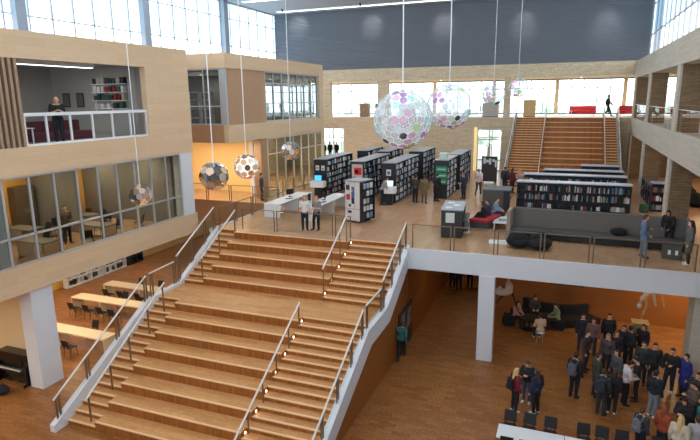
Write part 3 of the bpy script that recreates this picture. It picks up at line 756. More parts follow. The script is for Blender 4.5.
def guard(label, a_, b_, panels, group=None, h=1.05, z=F1):
    """level glass guard: framed panels along a line"""
    p0, p1 = V(tuple(a_) + (z,)), V(tuple(b_) + (z,)); d = p1 - p0; L = d.length
    t = thing('guard_rail', label, 'railing', p0, math.atan2(d.y, d.x), group)
    cuts = panels if isinstance(panels, tuple) else [L * k / panels for k in range(panels + 1)]
    for k in range(len(cuts) - 1):
        x0, x1 = cuts[k] + .05, cuts[k + 1] - .05
        f = obj('panel_frame', MB().box(x0, x0 + .05, -.015, .015, 0, h).box(x1 - .05, x1, -.015, .015, 0, h).box(x0 + .05, x1 - .05, -.02, .02, h - .035, h), BRONZE, t)
        obj('pane', B(x0 + .05, x1 - .05, -.006, .006, .06, h - .05), GLASSR, f)
    return t
guard('bronze framed glass guard rail on the library edge above the white beam', (-6.0, 22.55), (4.75, 22.55), 6)
guard('bronze framed glass guard rail across the top of the seating stairs', (-14.95, 23.25), (-9.0, 23.25), (0, 1.95, 5.05, 5.95))
guard('bronze framed glass guard rail along the stairwell opening left of the white desks', (-16.25, 23.2), (-16.25, 29.7), 4)
guard('bronze framed glass guard rail in front of the ochre wall', (-23.4, 29.85), (-16.4, 29.85), 4)
guard('bronze framed glass guard rail running below the glass wall of the far left gallery', (-17.4, 32.2), (-17.4, 40.5), 5)
t = thing('guard_rail', 'frameless glass guard on the edge of the right gallery', 'railing', (4.72, 5, F2 + .02))
for k in range(14): obj('pane', B(-.01, .01, k * 3.15, k * 3.15 + 3.1, 0, 1.0), GLASSR, t)
obj('rail', B(-.02, .02, 0, 44.2, 1.0, 1.03), ALU, t)

# ------------------------------------------------------------------ back stairs to the upper floor
bs = thing('staircase', 'wooden stairs at the far end climbing to the bright upper floor', 'stairs', (-.3, 40, F1))
bm_ = Matrix.Translation((.3, -40, -F1))
def bp(name, mb, m, parent=None): return obj(name, mb.xf(bm_), m, parent or bs)
RUN = 8.6; NB = 13; RB = (F2 - F1) / NB; yb = lambda k: YB - (NB - k) * .72      # riser k at yb(k), top k
for x0, x1, nm, n in ((-4.05, -1.75, 'small_step', 26), (-1.75, 2.6, 'seat_step', 13), (2.6, 3.55, 'small_step', 26)):
    rr = (F2 - F1) / n
    for k in range(1, n + 1):
        y0 = YB - (n - k) * RUN / n - .0; y1 = y0 + RUN / n
        z = F1 + rr * k
        o = bp(nm, MB().box(x0, x1, y0, y1 + .02, z - .04, z), TREAD)
        bp('riser', MB().box(x0, x1, y0 + .01, y0 + .05, z - rr - .01, z - .03), RISER, o)
        bp('nosing', MB().box(x0, x1, y0 - .01, y0 + .035, z - .03, z + .005), NOSE, o)
for x in (-4.12, 3.6):
    bp('stringer', MB().prism([(41.1, F1), (41.1, F1 + .35), (YB, F2 + .3), (YB, F2 - .8), (42.4, F1)], 'x', x - .06, x + .06), ALU)
for x in (-1.75, 2.6):
    bp('cheek', MB().prism([(41.35, F1), (41.35, F1 + .36), (YB, F2), (YB, F1)], 'x', x - .02, x + .02), RISER)
for x, lab in ((-4.12, 'steel handrail on the left edge of the far stairs'), (-1.75, 'steel handrail between the left steps and the seats of the far stairs'), (2.6, 'steel handrail between the seats and the right steps of the far stairs'), (3.6, 'steel handrail on the right edge of the far stairs')):
    t = thing('handrail', lab, 'handrail', (x, 41.2, F1))
    obj('rail', MB().tube([(0, 0, 1.1), (0, 8.35, F2 - F1 + 1.0)], .035, 8), RAILM, t)
    for k in range(6): obj('post', B(-.02, .02, k * 1.65, k * 1.65 + .06, k * 1.65 * .545 + .1, k * 1.65 * .545 + 1.08), BRONZE, t)
    if abs(x) > 3: obj('pane', MB().hexa([(-.008, 0, .3), (.008, 0, .3), (.008, 8.3, 4.9), (-.008, 8.3, 4.9)], [(-.008, 0, 1.05), (.008, 0, 1.05), (.008, 8.3, 5.55), (-.008, 8.3, 5.55)]), GLASSR, t)

# ------------------------------------------------------------------ books
BOOKC = [mat(c, .6) for c in ((140, 40, 44), (206, 202, 194), (40, 56, 90), (170, 160, 142), (60, 96, 80), (36, 38, 44), (150, 104, 74), (110, 136, 162), (222, 224, 226), (74, 60, 76), (150, 166, 176), (58, 66, 78))]
def book_mesh(w_, d, h):
    """upright book, spine to -Y: two boards, rounded spine, page block set in"""
    b = MB(); t = .004
    b.box(-w_ / 2, -w_ / 2 + t, -d / 2, d / 2, 0, h); b.box(w_ / 2 - t, w_ / 2, -d / 2, d / 2, 0, h)
    b.prism([(-w_ / 2, -d / 2), (-w_ / 4, -d / 2 - .006), (w_ / 4, -d / 2 - .006), (w_ / 2, -d / 2), (w_ / 2, -d / 2 + .004), (-w_ / 2, -d / 2 + .004)], 'z', 0, h)
    b.box(-w_ / 2 + t, w_ / 2 - t, -d / 2 + .004, d / 2 - .008, .004, h - .006)
    return b
BM = []
for w_, d, h in ((.03, .16, .22), (.045, .17, .25), (.06, .18, .28), (.038, .15, .2)):
    me = book_mesh(w_, d, h).mesh('book', BOOKC[0]); BM.append((me, w_, h))
NBOOK = [0]
def book(loc, label, group, rz=0, tilt=0, k=None, s=1):
    me, w_, h = BM[random.randrange(4) if k is None else k]
    o = bpy.data.objects.new('book', me); COL.objects.link(o); o.location = loc; o.rotation_euler = (tilt, 0, rz); o.scale = (s, s, s)
    setm(o, random.choice(BOOKC)); NBOOK[0] += 1
    return tag(o, label, 'book', group)
REST = [MB() for _ in BOOKC]          # every book past the 300 largest

# ------------------------------------------------------------------ bookcases of the library floor
def rest_books(fn, n0, n1, z, hmax=.3):
    """fill a shelf from n0 to n1 along a run; fn(run0, run1, depth0, depth1, z0, z1) gives the box"""
    a = n0
    while a < n1 - .05:
        r = random.random()
        if r < .13: a += random.uniform(.1, .35); continue
        if r < .42:            # shown face-out
            w_ = random.uniform(.16, .24); d = .04; h = min(hmax, random.uniform(.22, .3))
        else: w_ = random.uniform(.025, .07); d = random.uniform(.12, .2); h = min(hmax, random.uniform(.18, .29))
        if a + w_ > n1: break
        fn(random.randrange(len(BOOKC)), a, a + w_ * .94, d, z, z + h); a += w_
bc_lab = []
def bookcase(x0, x1, y0, y1, label, ztop=7.05, shelves=6, books=True):
    t = thing('bookcase', label, 'bookcase', ((x0 + x1) / 2, y0, F1), 0, 'tall black bookcases of the library')
    W = x1 - x0; L = y1 - y0; H = ztop - F1
    for nm, a, b in (('end_panel', 0, .04), ('end_panel', L - .04, L)): obj(nm, B(-W / 2, W / 2, a, b, .06, H), SHELFB, t)
    obj('plinth', B(-W / 2 + .06, W / 2 - .06, .05, L - .05, 0, .1), BLACK, t)
    obj('top', B(-W / 2 - .02, W / 2 + .02, -.02, L + .02, H, H + .05), SHELFTOP, t, bev=.008)
    obj('divider', B(-.015, .015, .04, L - .04, .1, H), SHELFB, t)
    nb = max(1, round(L / .95)); 
    for k in range(1, nb): obj('upright', B(-W / 2 + .02, W / 2 - .02, L * k / nb - .015, L * k / nb + .015, .1, H), SHELFB, t)
    for k in range(shelves):
        z = .1 + k * (H - .12) / shelves
        obj('shelf', B(-W / 2 + .01, W / 2 - .01, .04, L - .04, z, z + .025), SHELFB, t)
        if books:
            for j in range(nb):
                def fn(c, a, b, d, z0, z1): REST[c if d > .05 else random.choice((1, 7, 8, 10, 8))].box(x1 - .04 - d, x1 - .04, y0 + a, y0 + b, F1 + z0, F1 + z1)
                rest_books(fn, L * j / nb + .05, L * (j + 1) / nb - .03, z + .026, (H - .12) / shelves - .06)
    return t
bookcase(-15.5, -14.6, 33.2, 38.0, 'black bookcase with a blue screen and white cabinet at its near end')
bookcase(-14.9, -14.05, 39.8, 43.6, 'black bookcase behind the one with the blue screen')
bookcase(-12.7, -11.75, 32.6, 38.0, 'black bookcase with a red poster at its near end')
bookcase(-13.2, -12.3, 39.5, 43.4, 'black bookcase behind the one with the red poster')
bookcase(-10.5, -9.6, 32.3, 38.0, 'black bookcase where a man leans over a white terminal')
bookcase(-10.8, -9.7, 39.7, 43.6, 'black bookcase behind the one with the white terminal', 7.1)
bookcase(-7.75, -6.9, 34.7, 38.0, 'black bookcase with green posters on its near end')
bookcase(-7.7, -6.8, 38.6, 43.0, 'black bookcase behind the one with the green posters')

# long low bookcases in front of the far stairs
def low_case(x0, x1, y, label, own=False, H=1.55):
    t = thing('low_bookcase', label, 'bookcase', (x0, y, F1), 0, 'long low bookcases before the far stairs')
    L = x1 - x0; D = .8
    obj('top', B(-.03, L + .03, -.03, D + .03, H, H + .06), mat((186, 196, 212), .3), t, bev=.01)
    for a in (0, L - .04): obj('end_panel', B(a, a + .04, 0, D, 0, H), SHELFB, t)
    obj('divider', B(.04, L - .04, D / 2 - .01, D / 2 + .01, .08, H), SHELFB, t); obj('plinth', B(.05, L - .05, .05, D - .05, 0, .08), BLACK, t)
    nb = round(L / 1.0)
    for k in range(1, nb): obj('upright', B(L * k / nb - .015, L * k / nb + .015, .02, D - .02, .08, H), SHELFB, t)
    names = ('lowest', 'middle', 'top')
    for k in range(3):
        z = .08 + k * .49
        obj('shelf', B(.04, L - .04, .01, D - .01, z, z + .025), SHELFB, t)
        for j in range(nb):
            a0, a1 = L * j / nb + .03, L * (j + 1) / nb - .03
            if own and k > 0:
                a = a0
                while a < a1 - .07 and NBOOK[0] < 285:
                    if random.random() < .16: a += random.uniform(.08, .22); continue
                    q = random.randrange(4); w_ = BM[q][1] * 1.28
                    book((x0 + a + w_ / 2, y + .16, F1 + z + .026), 'book on the %s shelf of the nearest long low bookcase' % names[k], 'books on the %s shelf of the nearest low bookcase' % names[k], 0, 0, q, 1.25)
                    a += w_ + .003
            else:
                def fn(c, a, b, d, z0, z1): REST[c].box(x0 + a, x0 + b, y + .04, y + .04 + d, F1 + z0, F1 + z1)
                rest_books(fn, a0, a1, z + .026, .4)
    return t
low_case(-2.5, 3.45, 32.9, 'nearest of the long low bookcases, full of books, behind the grey sofa', True)
low_case(-2.37, 3.5, 36.3, 'second long low bookcase counted from the grey sofa')
low_case(-1.26, 3.5, 38.9, 'third long low bookcase counted from the grey sofa')
low_case(1.05, 3.35, 40.2, 'shortest low bookcase right in front of the far stairs', False, 1.75)
# shelving under the right gallery
t = low_case(4.6, 5.4, 34.3, 'small low black bookcase beside the brick pillar')
t['group'] = 'low shelves under the right gallery'
t = thing('low_bookcase', 'low black shelf run going back past the brick pillar', 'bookcase', (5.0, 35.6, F1))
obj('top', B(-.35, .35, 0, 4.1, 1.2, 1.26), mat((92, 84, 76), .5), t); obj('back', B(.3, .34, 0, 4.1, 0, 1.2), SHELFB, t)
for k in range(5): obj('upright', B(-.32, .3, k * 1.015, k * 1.015 + .03, 0, 1.2), SHELFB, t)
for z in (.05, .45, .83): obj('shelf', B(-.32, .3, 0, 4.1, z, z + .03), SHELFB, t)
for z in (.08, .48, .86):
    def fn(c, a, b, d, z0, z1): REST[c].box(4.72, 4.72 + d, 35.6 + a, 35.6 + b, F1 + z0, F1 + z1)
    for k in range(4): rest_books(fn, k * 1.015 + .05, k * 1.015 + 1.0, z, .3)

# ------------------------------------------------------------------ self-service tower, desks, terminals
PRINT = [mat(c, .5) for c in ((230, 230, 232), (70, 110, 160), (60, 64, 70), (188, 60, 60), (90, 150, 120), (210, 200, 180))]
t = thing('service_tower', 'square white and black self service tower near the top of the right steps', 'kiosk', (-10.65, 26.5, F1), math.radians(-14))
obj('body', B(.03, .95, .06, 1.15, .1, 2.15), SHELFB, t); obj('plinth', B(.08, .9, .1, 1.1, 0, .1), BLACK, t)
obj('top', B(-.02, 1.0, -.02, 1.2, 2.15, 2.21), SHELFTOP, t, bev=.01)
fp = obj('front_panel', B(.03, .95, 0, .06, .1, 2.15), mat((214, 210, 208), .5), t, bev=.01)
obj('panel_joint', B(.03, .95, -.004, 0, .72, .735), DARKG, fp); obj('panel_joint', B(.62, .635, -.004, 0, .735, 2.15), DARKG, fp)
for x0, x1, z0, z1, c in ((.1, .32, 1.72, 1.98, 2), (.12, .34, 1.2, 1.5, 3), (.44, .6, 1.0, 1.9, 1), (.44, .6, 1.0, 1.3, 2), (.26, .4, .84, .98, 2), (.2, .44, .5, .64, 2), (.36, .56, 1.62, 2.0, 0)):
    obj('notice', B(x0, x1, -.012, 0, z0, z1), PRINT[c], fp)
for k in range(5):
    z = .2 + k * .39
    obj('shelf', MB().hexa([(.95, .1, z), (1.12, .1, z), (1.12, 1.1, z), (.95, 1.1, z)], [(.95, .1, z + .02), (1.12, .1, z + .02), (1.12, 1.1, z + .02), (.95, 1.1, z + .02)]), SHELFB, t)
obj('side_panel', B(.95, 1.14, 0, .08, .1, 2.15), SHELFB, t); obj('side_panel', B(.95, 1.14, 1.1, 1.15, .1, 2.15), SHELFB, t)
ca, sa = math.cos(math.radians(-14)), math.sin(math.radians(-14))
for k in range(5):
    for j in range(3):
        x, y = 1.04, .28 + j * .33
        o = book((-10.65 + ca * x - sa * y, 26.5 + sa * x + ca * y, F1 + .222 + k * .39), 'book shown face out on the side of the white and black service tower', 'books on the side of the service tower', math.radians(-14), 0, 2, 1)
        o.scale = (1, 1.15, .95); setm(o, random.choice((BOOKC[8], BOOKC[7], BOOKC[1], BOOKC[10], BOOKC[5])))
def desk(x0, x1, y0, y1, label):
    t = thing('desk', label, 'desk', (x0, y0, F1)); W, L = x1 - x0, y1 - y0; H = .76
    obj('top', B(0, W, 0, L, H - .04, H), WHITE, t, bev=.006)
    for a in (0, L * .52, L - .04): obj('leg_panel', B(.02, W - .02, a, a + .04, 0, H - .04), WHITE, t)
    obj('modesty_panel', B(.04, .07, .04, L - .04, .3, H - .04), WHITE, t)
    return t
desk(-15.35, -14.35, 26.2, 30.4, 'long white desk with a monitor, the one nearer the ochre wall')
desk(-12.95, -12.05, 26.0, 30.6, 'long white desk between the two men and the service tower')
def monitor(x, y, z, face, label, w_=.52, scr=BLACK):
    t = thing('monitor', label, 'monitor', (x, y, z), math.atan2(face[1], face[0]) + PI / 2)
    obj('foot', B(-.12, .12, -.09, .09, 0, .015), BLACK, t); obj('stand', MB().tube([(0, .03, .015), (0, .03, .25)], .02, 8), BLACK, t)
    obj('housing', B(-w_ / 2, w_ / 2, -.01, .03, .14, .14 + w_ * .62), BLACK, t, bev=.006); obj('screen', B(-w_ / 2 + .02, w_ / 2 - .02, -.013, -.009, .16, .12 + w_ * .62), scr, t)
    return t
monitor(-14.95, 28.6, F1 + .76, (1, -.4), 'black monitor standing on the white desk nearer the ochre wall')
monitor(-12.6, 28.2, F1 + .76, (-.8, -.8), 'black monitor on the white desk beside the service tower')
def keyboard(x, y, label, rz):
    t = thing('keyboard', label, 'keyboard', (x, y, F1 + .76), rz); obj('base', B(-.22, .22, -.08, .08, 0, .018), BLACK, t, bev=.004)
    k = MB()
    for i in range(12):
        for j in range(4): k.box(-.205 + i * .034, -.177 + i * .034, -.065 + j * .033, -.038 + j * .033, .018, .026)
    obj('keys', k, mat((50, 50, 54), .6), t)
keyboard(-14.7, 28.0, 'black keyboard on the white desk nearer the ochre wall', .9); keyboard(-12.35, 27.5, 'black keyboard on the white desk beside the service tower', 1.2)
def office_chair(x, y, rz, label):
    t = thing('office_chair', label, 'chair', (x, y, F1), rz)
    obj('seat', MB().cap((-.12, 0, .47), .05, (.12, 0, .47), .05).box(-.23, .23, -.22, .22, .44, .5), BLACKF, t, bev=.01)
    obj('backrest', B(-.21, .21, .2, .26, .6, 1.02), BLACKF, t, bev=.02); obj('column', MB().cyl(0, 0, .1, .44, .03), STEEL, t)
    for k in range(5): a = k * 2 * PI / 5; obj('foot', MB().bar((0, 0, .1), (.3 * math.cos(a), .3 * math.sin(a), .05), .04, .03), BLACK, t)
office_chair(-11.6, 30.0, 1.2, 'black office chair behind the service tower'); office_chair(-13.9, 28.5, -1.4, 'black office chair at the white desk nearer the ochre wall')
SCREENB = emis('blue_screen', (60, 150, 225), 1.2); SCREENW = emis('pale_screen', (196, 214, 222), .9)
def terminal(x, y, rz, label, scr, w_=.8):
    t = thing('terminal', label, 'terminal', (x, y, F1), rz)
    obj('pedestal', B(-.22, .22, -.15, .2, 0, .72), SHELFB, t); obj('cabinet', B(-w_ / 2, w_ / 2, -.32, .3, .72, 1.1), WHITE, t, bev=.015)
    s = obj('screen_housing', MB().hexa([(-.26, -.05, 1.1), (.26, -.05, 1.1), (.26, .04, 1.1), (-.26, .04, 1.1)], [(-.26, .04, 1.5), (.26, .04, 1.5), (.26, .1, 1.5), (-.26, .1, 1.5)]), BLACK, t)
    obj('screen', MB().hexa([(-.23, -.052, 1.13), (.23, -.052, 1.13), (.23, -.04, 1.13), (-.23, -.04, 1.13)], [(-.23, .02, 1.47), (.23, .02, 1.47), (.23, .032, 1.47), (-.23, .032, 1.47)]), scr, s)
    return t
terminal(-15.0, 32.7, .1, 'white self service terminal with a bright blue screen at the bookcase end', SCREENB, .95)
terminal(-9.85, 31.8, .1, 'white self service terminal with a pale screen the man in grey leans over', SCREENW)
def poster(loc, w_, h, rz, label, base, bits):
    t = thing('poster', label, 'poster', loc, rz)
    obj('sheet', B(-w_ / 2, w_ / 2, -.008, 0, 0, h), mat(base, .6), t)
    for x0, x1, z0, z1, c in bits: obj('print', B(x0 * w_ - w_ / 2, x1 * w_ - w_ / 2, -.011, -.008, z0 * h, z1 * h), mat(c, .6), t)
poster((-12.22, 32.59, F1 + 1.35), .72, .95, 0, 'pale poster with a red picture on the bookcase end', (204, 178, 176), ((.22, .9, .3, .78, (200, 44, 52)), (.3, .6, .4, .62, (168, 34, 44)), (.1, .5, .1, .16, (120, 100, 100))))
poster((-10.05, 32.29, F1 + 1.7), .3, .38, 0, 'small white notice on the bookcase end above the pale screen', (218, 220, 224), ((.2, .8, .2, .7, (90, 100, 116)),))
poster((-15.25, 33.19, F1 + 1.75), .24, .32, 0, 'white notice at the left above the blue screen', (220, 222, 226), ((.2, .8, .3, .7, (120, 130, 150)),))
poster((-14.85, 33.19, F1 + 1.75), .24, .32, 0, 'white notice at the right above the blue screen', (214, 214, 220), ((.2, .8, .2, .5, (150, 120, 120)),))
for k, z in enumerate((.95, 1.35, 1.75)):
    poster((-7.3, 34.69, F1 + z), .7, .34, 0, ('lowest', 'middle', 'top')[k] + ' of the three green posters on the bookcase end', (52, 140, 100), ((.1, .9, .3, .6, (150, 200, 170)),))
# white boxes on the bookcase tops
def cbox(name, loc, w_, d, h, m, label, cat, rz=0, group=None):
    t = thing(name, label, cat, loc, rz, group)
    obj('body', B(-w_ / 2, w_ / 2, -d / 2, d / 2, 0, h), m, t, bev=.01); obj('lid', B(-w_ / 2 - .01, w_ / 2 + .01, -d / 2 - .01, d / 2 + .01, h, h + .025), m, t)
    return t
cbox('display_box', (-7.3, 35.4, 7.1), .5, .6, .35, mat((200, 214, 210), .5), 'pale box standing on the bookcase with green posters', 'box')
# dark display counter by the red bench
t = thing('display_counter', 'tall dark counter with a grey top and a pale notice beside the red bench', 'counter', (-5.15, 24.7, F1), math.radians(6))
obj('body', B(0, .95, 0, 2.3, .0, 1.28), mat((44, 43, 44), .6), t, bev=.01); obj('top', B(-.03, 1.0, -.03, 2.35, 1.28, 1.33), mat((150, 156, 168), .4), t, bev=.01)
obj('shelf', B(.95, 1.2, .2, 2.2, .3, .33), SHELFB, t); obj('shelf', B(.95, 1.2, .2, 2.2, .75, .78), SHELFB, t); obj('notice', B(.2, .6, -.01, 0, .72, 1.18), mat((206, 212, 204), .5), t)
for k, (x, y, rz) in enumerate(((.3, .5, .3), (.6, 1.1, -.2), (.3, 1.7, .1))):
    q = V((-5.15, 24.7, F1 + 1.33)) + Matrix.Rotation(math.radians(6), 3, 'Z') @ V((x, y, 0))
    o = obj('leaflet', MB().box(-.15, .15, -.2, .2, 0, .012).box(-.14, .14, -.19, .19, .012, .016), mat((216, 220, 224), .6), None, q, rz)
    tag(o, ('white leaflet nearest the front edge of the dark counter', 'white leaflet in the middle of the dark counter top', 'white leaflet farthest back on the dark counter top')[k], 'leaflet')
# red bench
t = thing('bench', 'low bench with a red padded seat by the dark counter', 'bench', (-4.25, 26.9, F1), math.radians(-14))
obj('base', B(.05, .9, .05, 2.6, 0, .36), DARKG, t); obj('seat', B(0, .95, 0, 2.7, .36, .5), RED, t, bev=.04)
# black counter behind
t = thing('shelf_unit', 'dark square shelf unit behind the red bench', 'shelf unit', (-4.25, 31.6, F1))
obj('body', B(0, 1.15, 0, 1.4, 0, 1.2), DARKG, t, bev=.01); obj('top', B(-.03, 1.5, -.03, 1.45, 1.2, 1.26), mat((98, 108, 112), .5), t, bev=.01); obj('side_shelf', B(1.15, 1.5, 0, .05, 0, 1.2), SHELFB, t); obj('shelf', B(1.15, 1.48, .05, 1.4, .6, .64), SHELFB, t)
t = thing('side_table', 'low white table beside the red bench', 'table', (-3.1, 27.0, F1))
obj('top', B(0, .85, 0, 1.6, .33, .38), mat((206, 208, 210), .5), t, bev=.01)
for x in (.05, .76):
    for y in (.05, 1.5): obj('leg', B(x, x + .05, y, y + .05, 0, .33), STEEL, t)
o = obj('magazine', MB().box(-.2, .2, -.25, .25, 0, .01).box(-.19, .19, -.24, .24, .01, .014), mat((120, 130, 140), .5), None, (-2.7, 27.7, F1 + .38), .2); tag(o, 'dark magazine lying on the low white table', 'magazine')
o = obj('tray', MB().box(-.4, .4, -.3, .3, 0, .02).box(-.4, .4, -.3, -.27, .02, .05).box(-.4, .4, .27, .3, .02, .05), WHITE, None, (-2.55, 24.6, F1), .1); tag(o, 'white flat tray on the floor left of the grey sofa', 'tray')
# notice board with white letters-like sheets
t = thing('notice_board', 'dark notice board with white sheets before the glass door', 'notice board', (-5.9, 42.6, F1))
obj('board', B(0, 1.15, 0, .12, .1, 2.0), mat((62, 54, 52), .7), t, bev=.01); obj('foot', B(.05, .15, -.2, .35, 0, .1), BLACK, t); obj('foot', B(1.0, 1.1, -.2, .35, 0, .1), BLACK, t)
for x0, x1, z0, z1 in ((.12, .3, 1.45, 1.9), (.32, .52, 1.55, 1.75), (.54, .7, 1.4, 1.85), (.78, .95, 1.6, 1.8), (.98, 1.1, 1.2, 1.75)): obj('sheet', B(x0, x1, -.01, 0, z0, z1), mat((204, 208, 212), .6), t)
# long grey sofa
t = thing('sofa', 'long grey high backed sofa with winged ends behind the guard rail', 'sofa', (-2.3, 25.5, F1), math.radians(-3))
obj('backrest', B(.12, 7.2, .85, 1.0, .0, 1.32), BENCHG, t, bev=.03); obj('wing', B(0, .16, -.1, 1.0, .0, 1.32), mat((146, 132, 118), .85), t, bev=.03); obj('wing', B(7.1, 7.25, .3, 1.0, 0, 1.32), BENCHG, t, bev=.03)
obj('seat', B(.16, 7.1, .15, .86, .3, .46), DARKG, t, bev=.04); obj('seat_base', B(.2, 7.05, .25, .84, .05, .3), BLACK, t)
for k in range(8): obj('leg', B(.4 + k * .9, .46 + k * .9, .3, .36, 0, .06), BLACK, t)
def beanbag(x, y, s, label, m=BLACKF):
    t = thing('beanbag', label, 'beanbag', (x, y, F1), random.uniform(0, 6))
    b = MB(); b.ell((0, 0, .26), (.5, .48, .26), 16, 10); b.ell((.02, .12, .42), (.36, .3, .28), 14, 9); b.v = [(p[0] * s, p[1] * s, max(0, p[2] * s)) for p in b.v]
    obj('cushion', b, m, t); obj('seam', MB().tube([(.5 * s * math.cos(a) * 1.005, .48 * s * math.sin(a) * 1.005, .27 * s) for a in [k * PI / 12 for k in range(25)]], .01, 5), BLACK, t)
beanbag(-1.65, 24.1, 1.05, 'black beanbag at the left wing of the grey sofa'); beanbag(-.8, 24.0, 1.05, 'black beanbag second from the left wing of the grey sofa')
beanbag(2.55, 25.85, .62, 'black cushion bag lying on the grey sofa seat near the man in denim') if False else None
o = obj('bag', MB().ell((0, 0, .16), (.36, .22, .17), 14, 8), BLACKF, None, (2.35, 25.75, F1 + .46)); tag(o, 'black bag lying on the seat of the grey sofa', 'bag')
beanbag(7.4, 40.6, 1.1, 'black beanbag under the right gallery, farther one'); beanbag(7.2, 36.6, 1.25, 'black beanbag under the right gallery, nearer one')
t = thing('pouf', 'green round stool beside the small bookcase', 'stool', (4.25, 34.0, F1)); obj('cushion', MB().cyl(0, 0, .04, .42, .25, 18), mat((56, 92, 58), .85), t); obj('base', MB().cyl(0, 0, 0, .04, .2), BLACK, t)
t = thing('storage_box', 'dark grey box with two white stickers between the two women by the guard rail', 'box', (3.8, 24.1, F1), -.1)
obj('body', B(0, .68, 0, .5, 0, .6), mat((88, 84, 80), .8), t, bev=.03); obj('lid', B(-.02, .7, -.02, .52, .6, .66), mat((74, 72, 70), .8), t, bev=.02)
for x in (.2, .45): obj('sticker', B(x, x + .1, -.008, 0, .2, .38), WHITE, t)

# remaining books, one object
bk = MB(); idx = []
for k, r in enumerate(REST):
    n0 = len(bk.f); bk._add(r.v, r.f); idx += [k] * (len(bk.f) - n0)
me = bk.mesh('books')
for m_ in BOOKC: me.materials.append(m_)
me.polygons.foreach_set('material_index', idx)
o = bpy.data.objects.new('books', me); COL.objects.link(o); tag(o, 'rows of further books on all the black bookcases', 'books', kind='stuff')

# ------------------------------------------------------------------ lower hall, left
struct('wall_lower_cross', B(-27.8, -19.0, 14.5, 14.85, 0, 4.06), CREAM, 'cream cross wall behind the piano')
def slab_table(x0, x1, y0, y1, h, legs, label, m=PINE):
    t = thing('table', label, 'table', (x0, y0, 0))
    obj('tabletop', B(0, x1 - x0, 0, y1 - y0, h - .07, h), m, t, bev=.006)
    for a in legs: obj('leg_panel', B(a, a + .07, .02, y1 - y0 - .02, 0, h - .07), m, t)
    return t
slab_table(-24.0, -18.2, 16.95, 17.7, .8, (0, 2.9, 5.73), 'long pale wooden table nearest the white column, ending by the stairs')
slab_table(-24.05, -18.8, 20.55, 21.3, .8, (0, 1.95, 5.18), 'long pale wooden table in the middle of the three below the gallery')
slab_table(-24.05, -19.4, 22.8, 23.5, .8, (0, 2.5, 4.58), 'long pale wooden table farthest back below the gallery')
def shell_chair(name, label, group, loc, rz):
    t = thing(name, label, 'chair', loc, rz, group)
    b = MB(); b.hexa([(-.21, -.2, .43), (.21, -.2, .43), (.2, .2, .42), (-.2, .2, .42)], [(-.21, -.2, .45), (.21, -.2, .45), (.2, .2, .44), (-.2, .2, .44)])
    obj('seat', b, BLACK, t, bev=.008)
    b = MB(); b.hexa([(-.2, .19, .5), (.2, .19, .5), (.2, .21, .5), (-.2, .21, .5)], [(-.19, .29, .84), (.19, .29, .84), (.19, .31, .84), (-.19, .31, .84)])
    b.box(-.15, -.11, .18, .22, .43, .52); b.box(.11, .15, .18, .22, .43, .52)
    obj('backrest', b, BLACK, t)
    for x in (-1, 1):
        for y in (-1, 1): obj('leg', MB().tube([(x * .17, y * .16, .43), (x * .2, y * .2, 0)], .011, 6), BLACK, t)
    return t
pc = shell_chair('chair', 'black chair pulled up at the near side of a pale wooden table below the gallery', 'black chairs at the pale tables', (-23.3, 20.1, 0), PI)
for x, y, rz, lab in ((-22.3, 20.1, PI, None), (-20.6, 20.05, PI, None), (-21.4, 20.1, PI, None), (-19.7, 16.5, PI, None), (-21, 16.5, PI, None), (-22.2, 16.5, PI, None), (-23.2, 22.35, PI, None), (-22.2, 22.35, PI, None), (-21.0, 22.35, PI, None)):
    dup(pc, (x, y, 0), rz)
for x, y in ((-22.6, 24.0), (-21.2, 24.0), (-20.2, 18.2), (-21.8, 21.85)): dup(pc, (x, y, 0), 0, 'black chair at the far side of a pale wooden table below the gallery', 'black chairs behind the pale tables')
def wall_shelf(y0, y1, m, label, h=1.5):
    t = thing('bookshelf', label, 'bookcase', (-27.6, y0, 0)); L = y1 - y0
    obj('back', B(-.02, .02, 0, L, 0, h), m, t)
    n = max(1, round(L / .9))
    for k in range(n + 1): obj('upright', B(0, .36, L * k / n - .02, L * k / n + .02, 0, h), m, t)
    for z in (.03, .5, .98, h): obj('shelf', B(0, .36, 0, L, z - .02, z + .02), m, t)
    for z in (.05, .52, 1.0):
        for k in range(n):
            a = L * k / n + .05
            while a < L * (k + 1) / n - .12 and NBOOK[0] < 300: a += .2
    return t
wall_shelf(23.2, 26.0, WHITE, 'white open bookshelf on the far cream wall below the gallery'); wall_shelf(26.2, 28.0, WHITE, 'narrower white bookshelf with a yellow book beside the black one'); wall_shelf(28.2, 29.6, SHELFB, 'black bookshelf at the end of the white bookshelves')
LB = MB()
for y0, y1 in ((23.25, 25.95), (26.25, 27.95), (28.25, 29.55)):
    for z in (.06, .53, 1.01):
        def fn(c, a, b, d, z0, z1): LB.box(-27.55, -27.55 + d, y0 + a, y0 + b, z0, z1)
        rest_books(fn, 0, y1 - y0, z, .34)
o = obj('books', LB, mat((70, 66, 64), .7, noise=.5, scale=9)); tag(o, 'rows of dark books on the bookshelves below the gallery', 'books', kind='stuff')
o = obj('book', book_mesh(.3, .2, .3), mat((222, 186, 60), .6), None, (-27.25, 27.1, 1.0), -PI / 2); tag(o, 'yellow book on the narrower white bookshelf', 'book')
